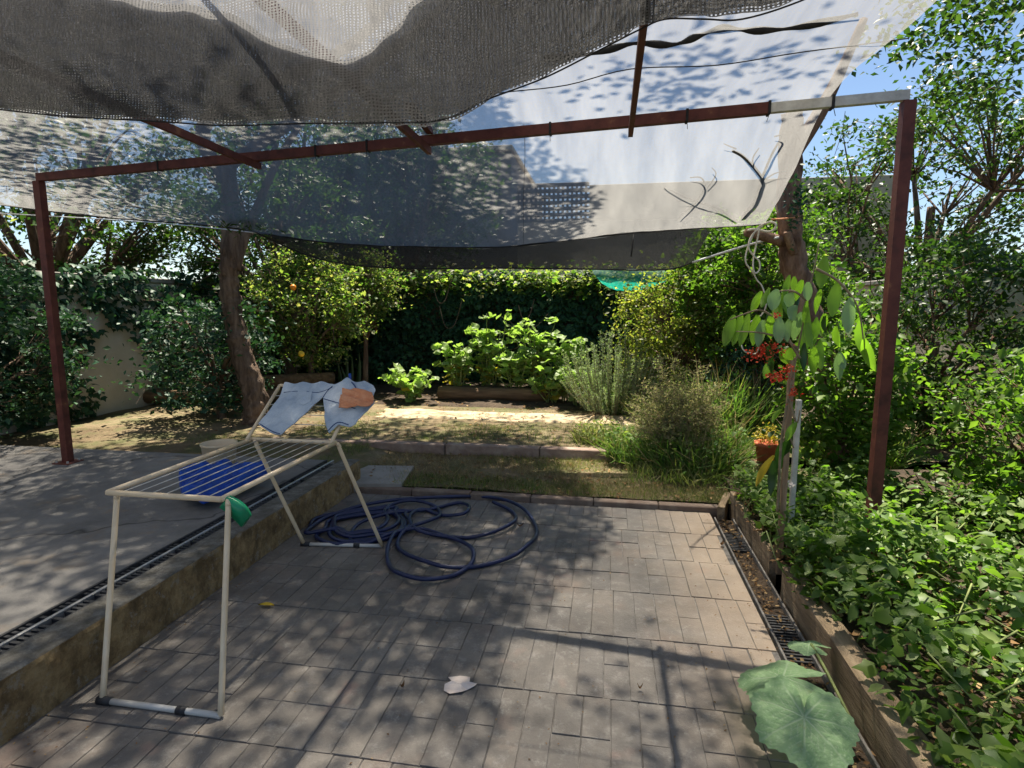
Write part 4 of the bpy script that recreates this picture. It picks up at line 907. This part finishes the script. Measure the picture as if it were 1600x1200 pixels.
def pumpkin_leaf(name, cen, size, ang, tilt, par):
    na, nr = 150, 36; V = []; col = []; main = [0, .85, -.85, 1.75, -1.75, 2.6, -2.6]
    M = Matrix.Rotation(ang, 3, 'Z') @ Matrix.Rotation(tilt[0], 3, 'X') @ Matrix.Rotation(tilt[1], 3, 'Y')
    for j in range(nr + 1):
        for i in range(na):
            a = -math.pi + 2 * math.pi * (i + .5) / na
            lob = .74 + .26 * max(math.cos((a - m_) * 2.3) if abs(a - m_) < .68 else 0 for m_ in main)
            notch = 1 - .75 * math.exp(-((math.pi - abs(a)) / .22) ** 2)
            rr_ = lob * notch * (1 + .025 * math.sin(a * 31)) * j / nr
            x, y = math.sin(a) * rr_, math.cos(a) * rr_
            vein = 0
            for m_ in main:
                dx, dy = math.sin(m_), math.cos(m_); al = x * dx + y * dy; pe = abs(x * dy - y * dx)
                if al > 0:
                    vein = max(vein, 1 - pe / (.012 + .020 * (1 - al)))
                    sv2 = (al - pe * .9) * 6.5; fr = abs(sv2 - round(sv2)) / 6.5
                    if .04 < pe < .26 and al - pe * .9 > .05: vein = max(vein, .8 * (1 - fr / .013))
            vein = min(1, max(0, vein)) ** .6
            z = -.16 * rr_ ** 2 + .05 * math.sin(a * 5) * rr_ ** 1.5 + .022 * mnoise.noise(Vector((x * 7, y * 7, size * 50))) - .018 * vein
            p = M @ Vector((x, y, z)) * size; V.append(Vector(cen) + p); col.append(vein)
    Fc = [(j * na + i, j * na + (i + 1) % na, (j + 1) * na + (i + 1) % na, (j + 1) * na + i) for j in range(nr) for i in range(na) if i != na - 1]
    o = raw(name, V, Fc, 'pumpkin_leaf', par, True)
    ca = o.data.color_attributes.new('vein', 'FLOAT_COLOR', 'POINT'); ca.data.foreach_set('color', np.array([(c_, c_, c_, 1) for c_ in col]).ravel()); return o
pr_ = P(1290, 1180, 1.95)
pk = empty('pumpkin_plant', (pr_.x, pr_.y + .1, .1), 'pumpkin plant with large pale veined leaves at the bottom right corner', 'plant')
c1 = G(1206, 1056, .17); c2 = G(1242, 1118, .18); c3 = G(1256, 1003, .16)
pumpkin_leaf('leaf', c1 + Vector((.04, .0, 0)), .165, R(78), (R(-12), R(4)), pk); pumpkin_leaf('leaf', c2 + Vector((.03, 0, 0)), .17, R(165), (R(-20), R(-4)), pk); pumpkin_leaf('leaf', c3 + Vector((.02, 0, -.01)), .085, R(60), (R(-10), R(8)), pk)
pass
root = Vector((pr_.x + .12, pr_.y + .1, .08))
for c_ in (c1, c2, c3):
    s_ = spline([root, (root + c_) / 2 + Vector((0, 0, .03)), c_ + Vector((.03, 0, -.008))], 6); MB().tube(s_, .006, 6).build('stalk', 'green_stem', pk, True)

# ================================================================== DRYING RACK AND WASHING
RZ = .76
def rk(px, py): return G(px, py, RZ)
ca, cb = rk(530, 689), rk(386, 689); X1, X0, Yr = ca.x, cb.x, (ca.y + cb.y) / 2; Yn = rk(352, 778).y - .02
rack = empty('drying_rack', ((X0 + X1) / 2, Yr, 0), 'cream folding clothes drying rack standing by the hose at the left', 'drying rack')
r_ = .0125
MB().tube([(X1, Yr, RZ), (X1, Yn, RZ)], r_, 10).build('side_rail', 'cream_plastic', rack, True)
MB().tube([(X0, Yr, RZ), (X0, Yn, RZ)], r_, 10).build('side_rail', 'cream_plastic', rack, True)
MB().tube([(X0, Yr, RZ), (X1, Yr, RZ)], r_, 10).build('cross_rail', 'cream_plastic', rack, True)
MB().tube([(X0, Yn, RZ), (X1, Yn, RZ)], r_, 10).build('cross_rail', 'cream_plastic', rack, True)
f1, f2 = G(475, 850, .012), G(597, 853, .012)
def leg(top_a, top_b, a, b):
    MB().tube(spline([top_a, top_a.lerp(a, .05) + Vector((0, 0, .012)), top_a.lerp(a, .12), a], 6), r_ * .95, 10).build('leg', 'cream_plastic', rack, True)
    MB().tube(spline([top_b, top_b.lerp(b, .05) + Vector((0, 0, .012)), top_b.lerp(b, .12), b], 6), r_ * .95, 10).build('leg', 'cream_plastic', rack, True)
    fb = MB().tube([a, b], r_ * .95, 10).build('foot_bar', 'wire_white', rack, True)
    for f_, l_ in ((.02, .03), (.68, .02)):
        c_ = a.lerp(b, f_); MB().tube([c_ - (b - a).normalized() * l_, c_ + (b - a).normalized() * l_], r_ * 1.3, 10).build('foot_cap', 'black_plastic', fb, True)
leg(Vector((X0 + .03, Yr - .02, RZ)), Vector((X1 + .02, Yr - .02, RZ)), f1, f2)
leg(Vector((X0 + .03, Yn + .02, RZ)), Vector((X1 + .02, Yn + .02, RZ)), Vector((f1.x, Yn - .28, .012)), Vector((f2.x, Yn - .28, .012)))
for k in range(1, 8):
    x = X0 + (X1 - X0) * k / 8; MB().tube([(x, Yr, RZ + .004), (x, Yn, RZ + .004)], .0026, 5).build('line_wire', 'wire_white', rack, True)
# raised wing
WL, WA = .455, R(36)
def wing(u, v_): return Vector((X0 + (X1 - X0) * u, Yr + v_ * math.cos(WA), RZ + .01 + v_ * math.sin(WA)))
for u in (-.04, .96):
    MB().tube([wing(u, -.03), wing(u, WL)], r_ * .9, 10).build('wing_rail', 'cream_plastic', rack, True)
MB().tube([wing(-.04, WL), wing(.96, WL)], r_ * .9, 10).build('wing_rail', 'cream_plastic', rack, True)
for v_ in (.12, .20, .28, .36): MB().tube([wing(-.04, v_), wing(.96, v_)], .0026, 5).build('line_wire', 'wire_white', rack, True)
# green plastic end of the near rail
gp = [Vector((X1, Yn, RZ + .01))]; V, Fc = [], []
cr = [G(352, 782, RZ - .01), G(366, 790, RZ - .03), G(378, 801, RZ - .06), G(386, 813, RZ - .10)]
for i, c_ in enumerate(spline(cr, 4)):
    w_ = .022 + .012 * math.sin(i / 12 * math.pi); V += [c_ + Vector((-w_, -.01, -.028)), c_ + Vector((w_ * .6, -.01, .018)), c_ + Vector((w_ * .6, .015, .018)), c_ + Vector((-w_, .015, -.028))]
m = len(V) // 4
for i in range(m - 1):
    for k in range(4): Fc.append((i * 4 + k, i * 4 + (k + 1) % 4, (i + 1) * 4 + (k + 1) % 4, (i + 1) * 4 + k))
Fc += [(3, 2, 1, 0), tuple(range(m * 4 - 4, m * 4))]
raw('rail_grip', V, Fc, 'green_plastic', rack, True)

wn = Vector((0, -math.sin(WA), math.cos(WA)))
def on_wing(px, py, off=.0):
    d = ray(px, py); o = wing(0, 0) + wn * off; t_ = (o - C0).dot(wn) / d.dot(wn); return C0 + d * t_
def cloth(name, outline, off, mat, label, cat, amp=.02, fs=9, cuts=5, th=.008, hang=None, seed=0, parent=None, plane=None, res=.014, folds=None, soft=False):
    if soft: outline = [(p.x, p.y) for p in spline([(x, y, 0) for x, y in outline + outline[:1]], 3)][:-1]
    bm = bmesh.new(); vs_ = [bm.verts.new((plane or on_wing)(x, y, off)) for x, y in outline]; bm.faces.new(vs_)
    bmesh.ops.triangulate(bm, faces=bm.faces[:], quad_method='BEAUTY', ngon_method='BEAUTY')
    for _ in range(10):
        le = [e for e in bm.edges if e.calc_length() > res]
        if not le: break
        bmesh.ops.subdivide_edges(bm, edges=le, cuts=1); bmesh.ops.triangulate(bm, faces=[f for f in bm.faces if len(f.verts) > 3])
        bmesh.ops.beautify_fill(bm, faces=bm.faces[:], edges=[e for e in bm.edges if not e.is_boundary])
    for _ in range(3): bmesh.ops.smooth_vert(bm, verts=[v for v in bm.verts if not v.is_boundary], factor=.5, use_axis_x=True, use_axis_y=True, use_axis_z=True)
    nn_ = wn if plane is None else Vector((0, 0, 1))
    for v in bm.verts:
        n1 = 1 - abs(mnoise.noise(Vector((v.co.x * fs + seed, v.co.y * fs * .6, v.co.z * fs * .5)))) * 2; n3 = 1 - abs(mnoise.noise(Vector((v.co.x * fs * 1.7 + v.co.z * fs + seed * 3, v.co.y * fs * .5, v.co.z * fs * .8)))) * 3; n2 = mnoise.noise(Vector((v.co.x * fs * 2.6, v.co.y * fs * 2.2 + seed, v.co.z * fs * 2.2)))
        if folds:
            sx_, sz_ = v.co.x, (v.co - C0).dot(wn.cross(Vector((1, 0, 0)))); q1 = folds(sx_, sz_)
            v.co += nn_ * (.011 * mnoise.noise(Vector((q1 * 17, sz_ * 2.2, seed))) + .012 * (1 - 2 * abs(mnoise.noise(Vector((q1 * 9 + 4, sz_ * 1.5, seed + 3))))) + .006 * mnoise.noise(Vector((sx_ * 26, sz_ * 26, 2))))
            continue
        v.co += nn_ * ((amp * .35 if v.is_boundary else amp) * (n1 * .6 + n2 * .35 + n3 * .5 + .4))
        if v.is_boundary: v.co -= nn_ * amp * .5
        if hang: v.co.z += hang(v.co)
    bm.normal_update()
    from mathutils.bvhtree import BVHTree
    global BV; BV = BVHTree.FromBMesh(bm)
    me = bpy.data.meshes.new(name); bm.to_mesh(me); bm.free(); me.polygons.foreach_set('use_smooth', [True] * len(me.polygons)); me.materials.append(MATS[mat])
    o = link(bpy.data.objects.new(name, me), parent)
    md = o.modifiers.new('thickness', 'SOLIDIFY'); md.thickness = th; md.offset = 0
    sd_ = o.modifiers.new('smooth', 'SUBSURF'); sd_.levels = 1; sd_.render_levels = 1
    if label: tag(o, label, cat)
    return o
jeans = [(404, 664), (418, 648), (432, 630), (440, 612), (446, 600), (480, 599), (508, 598), (524, 601), (536, 598), (543, 592), (556, 599), (570, 598), (584, 603), (588, 612), (583, 622), (585, 630), (572, 644), (560, 656), (556, 664), (546, 668), (530, 664), (514, 678), (508, 660),
         (507, 640), (506, 622), (492, 634), (478, 648), (462, 662), (450, 672), (440, 682), (424, 678)]
jn = cloth('jeans', jeans, .022, 'denim', 'faded blue jeans draped over the raised rack wing', 'jeans', .030, 7, seed=4, th=.009, folds=lambda x, z: x - abs(z) * .55 + z * .0)
def on_cloth(px, py, lift=.006):
    h = BV.ray_cast(C0, ray(px, py).normalized()); return (h[0] if h[0] is not None else on_wing(px, py, .03)) + wn * lift
for l_, r_s in (([(406, 663), (424, 674), (438, 679)], .003), ([(513, 674), (528, 661), (545, 665)], .003), ([(505, 622), (512, 612), (520, 604)], .0028), ([(506, 624), (520, 628), (540, 634), (556, 640)], .0028), ([(444, 614), (470, 612), (498, 614), (520, 606)], .0022), ([(550, 598), (556, 606), (560, 616)], .004)):
    MB().tube([on_cloth(p.x, p.y) for p in spline([(x, y, 0) for x, y in l_], 5)], r_s, 5).build('seam', 'denim_seam', jn, True)
pk_ = [on_cloth(x, y, .008) for x, y in ((466, 612), (488, 611), (486, 628), (475, 634), (463, 629))]
raw('pocket', [p for p in pk_] + [p - wn * .012 for p in pk_], [(0, 1, 2, 3, 4), (0, 5, 6, 1), (1, 6, 7, 2), (2, 7, 8, 3), (3, 8, 9, 4), (4, 9, 5, 0)], 'denim', jn, False)
cloth('orange_cloth', [(531, 626), (536, 608), (546, 610), (560, 609), (573, 612), (582, 615), (585, 624), (581, 634), (575, 637), (562, 635), (546, 638), (530, 639)], .06, 'orange_cloth', 'crumpled orange cloth lying on the jeans', 'cloth', .042, 13, seed=8, th=.006, res=.009, folds=lambda x, z: (x * .5 + z * 1.6) * 2.6)
pb = on_wing(547, 592, .03); MB_ = MB().box((pb.x - .006, pb.y - .01, pb.z - .03), (pb.x + .006, pb.y + .01, pb.z + .035), .002)
tag(MB_.build('clothes_peg', 'blue_sheet'), 'blue clothes peg on top of the jeans', 'peg')

# things on the left terrace
def terr(px, py, off): return G(px, py, TZ + .05 + off)
cloth('blue_sheet', [(300, 742), (330, 738), (360, 735), (388, 736), (414, 738), (418, 744), (404, 752), (380, 760), (350, 772), (318, 782), (285, 775), (280, 756)], .02, 'blue_sheet', 'crumpled bright blue plastic sheet on the terrace under the rack', 'sheet', .07, 6, seed=3, plane=terr)
bb = G(345, 736, TZ); bk = empty('bucket', (bb.x, bb.y, TZ), 'cream ribbed plastic bucket on the terrace behind the rack', 'bucket')
MB().lathe((bb.x, bb.y, TZ), [(.001, .002), (.10, .002), (.108, .05), (.111, .052), (.116, .11), (.119, .112), (.13, .22), (.137, .222), (.137, .235), (.125, .235), (.10, .012), (.001, .012)], 28).build('bucket_body', 'cream_plastic', bk, True)
MB().tube(spline([(bb.x - .13, bb.y, TZ + .22), (bb.x - .09, bb.y - .07, TZ + .13), (bb.x, bb.y - .14, TZ + .10), (bb.x + .09, bb.y - .07, TZ + .13), (bb.x + .13, bb.y, TZ + .22)], 6), .003, 5).build('bail', 'steel_dull', bk, True)

# hose
rd = random.Random(5); path = []
for k in range(5):
    cx, cy, rx, ry = 552 + rd.uniform(-12, 18) + k * 6, 822 + rd.uniform(-5, 5), 72 - k * 7 + rd.uniform(-5, 5), 27 - k * 2 + rd.uniform(-3, 3)
    for a in range(0, 360, 30):
        path.append((cx - math.cos(R(a)) * rx + (35 if math.sin(R(a)) > .5 else 0) * .6, cy - math.sin(R(a)) * ry - (6 if math.cos(R(a)) < 0 else 0)))
path += [(480, 838), (486, 826), (510, 808), (560, 794), (620, 785), (700, 777), (750, 776), (790, 785), (820, 800), (837, 822), (837, 840), (825, 856), (800, 872), (750, 884), (700, 889), (660, 881), (630, 864), (621, 848), (636, 830), (672, 817),
         (688, 804), (676, 790), (640, 786), (606, 796), (628, 814), (629, 828), (615, 840), (605, 862), (610, 886), (630, 902), (662, 910), (705, 901), (734, 884), (740, 868), (728, 853), (692, 836), (655, 828), (612, 838), (575, 850), (548, 845),
         (560, 822), (610, 806), (670, 797), (715, 786), (733, 795), (724, 806), (690, 805), (660, 797), (640, 812), (655, 832), (720, 840), (765, 836), (800, 822), (806, 808), (795, 796), (770, 788)]
hp = []; 
for k, (x, y) in enumerate(path):
    p = G(x, y, .015); p.z = .0145 + (.022 * (k / 60) if k < 60 else .012 + .012 * math.sin(k * 1.7)); hp.append(p)
hs = spline(hp, 5)
MBh = MB().tube(hs, .0135, 8); hose = tag(MBh.build('garden_hose', 'hose_rubber', None, True), 'dark navy garden hose lying in loose coils on the pavers', 'hose')

# litter on the pavers
b = G(718, 1071, .006)
pap = [(b.x + x * 1.25, b.y + y * 1.3, .004 + abs(z)) for x, y, z in ((-.045, -.03, 0), (-.02, -.045, .004), (.015, -.035, .008), (.03, -.015, .0), (.05, .0, .006), (.055, .018, .002), (.03, .015, .01), (.025, .045, .004), (-.01, .05, .0), (-.048, .03, .006), (-.03, .008, .012), (-.05, -.002, .003), (0, 0, .010))]
tag(raw('paper_scrap', pap, [(12, k, (k + 1) % 12) for k in range(12)], 'paper', None, False), 'torn pale paper scrap lying on the pavers', 'paper')
def fallen(px, py, L, mat, label, ang, name='fallen_leaf', curl=.02):
    c_ = G(px, py, .006); V, Fc = [], []; n = 7
    for i in range(n):
        f_ = i / (n - 1) - .5; w_ = L * .22 * math.cos(f_ * math.pi * .96); d = Vector((math.cos(ang), math.sin(ang), 0)); s_ = Vector((-d.y, d.x, 0)); q_ = c_ + d * (f_ * L) + Vector((0, 0, curl * 4 * f_ * f_ + .003))
        V += [q_ - s_ * w_ + Vector((0, 0, .008)), q_, q_ + s_ * w_ + Vector((0, 0, .006))]
    for i in range(n - 1): Fc += [(i * 3, i * 3 + 1, i * 3 + 4, i * 3 + 3), (i * 3 + 1, i * 3 + 2, i * 3 + 5, i * 3 + 4)]
    tag(raw(name, V, Fc, mat, None, True), label, 'leaf', 'fallen leaves on the pavers')
fallen(416, 946, .085, 'leaf_yellow', 'curled yellow leaf on the pavers near the stained wall', .1, curl=-.004)
fallen(528, 814, .06, 'leaf_yellow', 'yellow leaf lying inside the hose coils', .9)
fallen(813, 823, .05, 'litter', 'small brown leaf inside the big hose loop', .4)
fallen(1000, 1077, .022, 'litter', 'tiny rust brown leaf fragment on the open pavers', .2)
fallen(1128, 852, .05, 'litter', 'dry leaf by the corner of the drain', 1.1)
fallen(629, 1075, .03, 'litter', 'dark leaf crumb left of the paper scrap', 1.4)
n = 620; pp = np.stack([np.concatenate([rng.uniform(PX0, PX1, 300), PX0 + np.abs(rng.normal(size=160)) * .12, PX1 - np.abs(rng.normal(size=160)) * .1]), rng.uniform(1.2, YF, n), np.full(n, .005)], 1)
tag(scatter('grit', LEAF4, pp, rots(n, 2.5), rng.uniform(.005, .014, n), 'litter', None, 'stuff'), 'tiny leaf crumbs and grit scattered on the pavers', 'debris')

# ================================================================== GRASS AND LEAF LITTER
def grass(name, x0, x1, y0, y1, z, n, h, label, thr, mat='grass', sc=1.1, seed=0, zf=None):
    x = rng.uniform(x0, x1, n * 3); y = rng.uniform(y0, y1, n * 3)
    k = np.array([mnoise.fractal(Vector((a * sc + seed, b * sc, 4)), 1, 2, 3) + .35 * random.random() for a, b in zip(x, y)]) > thr
    x, y = x[k][:n], y[k][:n]; m = len(x); zz = np.array([zf(a, b) for a, b in zip(x, y)]) if zf else np.full(m, z)
    d = np.stack([rng.normal(size=m) * .5, rng.normal(size=m) * .5, np.ones(m)], 1)
    tag(scatter(name, (BLADE[0] * np.array([1.6, 1, 2]), BLADE[1]), np.stack([x, y, zz - .005], 1), rots_dir(d, .25), rng.uniform(.5, 1.2, m) * h, mat, None, 'stuff'), label, 'grass')
grass('grass', -1.8, 1.0, YF + .09, KERB2 - .05, LZ, 5500, .05, 'thin green grass on the lower strip of lawn', .12, zf=lawn_z)
grass('grass', -1.8, 1.0, YF + .08, YF + .45, LZ, 3200, .055, 'green grass fringe along the patio edging', .0, seed=5)
grass('dry_grass', -2.2, 1.1, YF + .1, KERB2, LZ, 11000, .05, 'dry straw coloured grass on the lower lawn', .0, 'grass_dry', 1.6, 3, lawn_z)
grass('grass', -3.5, 1.2, KERB2 + .1, KERB2 + 1.0, UZ, 6000, .055, 'sparse grass behind the lawn step', .14, seed=8)
grass('grass', -3.5, 1.2, KERB2 + .1, 8.0, UZ, 5000, .035, 'scattered short grass on the upper lawn', .15, seed=2)
grass('grass', .2, 1.6, KERB2 - .9, KERB2 + 1.0, .1, 3000, .12, 'longer grass running into the weeds at right', -.1, seed=1)
grass('grass', -4.5, -2.4, TE + .02, KERB2, .13, 2500, .05, 'thin grass on the dirt beyond the terrace', .15, seed=4)
for (x0, x1, y0, y1, z, n, lb) in ((-3.6, 1.0, 7.9, 9.1, UZ + .02, 900, 'brown leaf litter below the hedge'), (-4.5, 1.0, KERB2 + .1, 7.9, UZ + .012, 700, 'fallen leaves on the upper lawn'), (-2.3, 1.0, YF + .1, KERB2, LZ + .015, 500, 'fallen leaves on the lower lawn')):
    pp = np.stack([rng.uniform(x0, x1, n), rng.uniform(y0, y1, n), np.full(n, z)], 1); tag(scatter('leaf_litter', LEAF4, pp, rots(n, 1.5), rng.uniform(.02, .055, n), 'litter', None, 'stuff'), lb, 'leaf litter')
tw = MB()
tag(MB().tube(spline([G(702, 748, LZ + .02), G(712, 738, LZ + .03), G(722, 727, LZ + .02)], 4), .005, 5).build('fallen_twig', 'grass_dry', None, True), 'pale dry twig lying on the lower lawn', 'twig')

# ================================================================== BEYOND THE GARDEN
def wallbox(name, a, b, mat, par): return MB().box(a, b, .01).build(name, mat, par)
HYB = 16.0
hs_ = empty('neighbour_house', (1.5, HYB, -.1), 'pale neighbouring house with a perforated roof parapet seen through the cloth', 'house')
xl, xm, xr = P(800, 300, HYB).x, P(921, 300, HYB).x, P(1420, 300, HYB).x
zt, zb = P(860, 291, HYB).z, P(860, 347, HYB).z
wallbox('wall', (xl, HYB, -.1), (xr, HYB + 6, zb), 'plaster', hs_)
wallbox('parapet', (xm, HYB + .002, zb + .002), (xr, HYB + .25, zt), 'plaster', hs_)
rowsn = 6; rh = (zt - zb) / rowsn
for k in range(rowsn + 1): wallbox('slat', (xl, HYB + .01, zb + k * rh + .003), (xm - .004, HYB + .16, zb + k * rh + rh * .56), 'plaster_grey', hs_)
nb_ = 17
for k in range(rowsn):
    bm_ = MB()
    for j in range(nb_): x = xl + (xm - xl) * (j + .0) / nb_; bm_.box((x, HYB + .03, zb + k * rh + rh * .565), (x + (xm - xl) / nb_ * .45, HYB + .14, zb + (k + 1) * rh))
    bm_.build('block_row', 'plaster_grey', hs_)
h2 = empty('neighbour_house', (-4, HYB - 1, -.1), 'grey neighbouring house wall to the left behind the tree', 'house')
x0_, x1_ = P(430, 300, HYB - 1).x, P(799, 300, HYB - 1).x; zt2 = P(760, 238, HYB - 1).z
wallbox('wall', (x0_, HYB - 1, -.1), (x1_, HYB + 6, zt2), 'plaster_grey', h2); wallbox('roof_slab', (x0_ - .1, HYB - 1.15, zt2 + .003), (x1_ + .05, HYB + 6.1, zt2 + .12), 'plaster', h2)
rw = empty('boundary_wall', (4.2, 5, 0), 'pale plastered garden wall at the right boundary', 'wall')
wallbox('wall', (4.2, -2, -.1), (4.4, 12, 1.9), 'plaster', rw); wallbox('coping', (4.15, -2, 1.903), (4.45, 12, 1.97), 'slab_concrete', rw)
lwv = empty('boundary_wall', (-6.6, 5, 0), 'pale plastered garden wall at the left boundary', 'wall')
wallbox('wall', (-6.8, -2, -.1), (-6.6, 12, 1.9), 'plaster', lwv); wallbox('coping', (-6.85, -2, 1.903), (-6.55, 12, 1.97), 'slab_concrete', lwv)
bushy_tree('climbing_shrub', (-5.9, 4.6, TZ - .02), 2, .04, (-6.1, 4.6, 1.1), (.5, 1.3, .95), 90, 60, .13, LEAF4, 'leaf_hedge', (.05, .09), 'dark climber spreading on the left boundary wall', 'bark', .3, 'shrub')

cl = empty('wall_climber', (-6.55, 5, TZ), 'dark ivy spreading over the left boundary wall', 'climber')
n = 9000; yy = rng.uniform(1.5, 10.5, n); zz = rng.uniform(.2, 2.1, n)
k = np.array([mnoise.fractal(Vector((a * .8, b * 1.1, 6)), 1, 2, 4) + .25 * (b - .8) for a, b in zip(yy, zz)]) > -.02
pp = np.stack([-6.56 + np.abs(rng.normal(size=n)) * .06, yy, zz], 1)[k]
scatter('foliage', IVY, pp, rots_dir(np.tile(np.array([.45, 0, -.8]), (len(pp), 1)), .4, False), rng.uniform(.05, .12, len(pp)), 'leaf_hedge', cl, 'stuff')
bushy_tree('broadleaf_tree', (-9.5, 8.5, 0), 5, .2, (-9.5, 8.5, 3.4), (2.2, 2.6, 2.2), 150, 75, .28, LEAF4, 'leaf_tree', (.08, .15), 'broad tree rising over the left boundary wall')
bushy_tree('broadleaf_tree', (-8.6, 5.2, 0), 5, .14, (-8.6, 5.0, 2.8), (1.5, 1.8, 1.6), 110, 75, .24, LEAF4, 'leaf_citrus', (.07, .13), 'lighter green tree leaning over the left boundary wall nearest the camera')
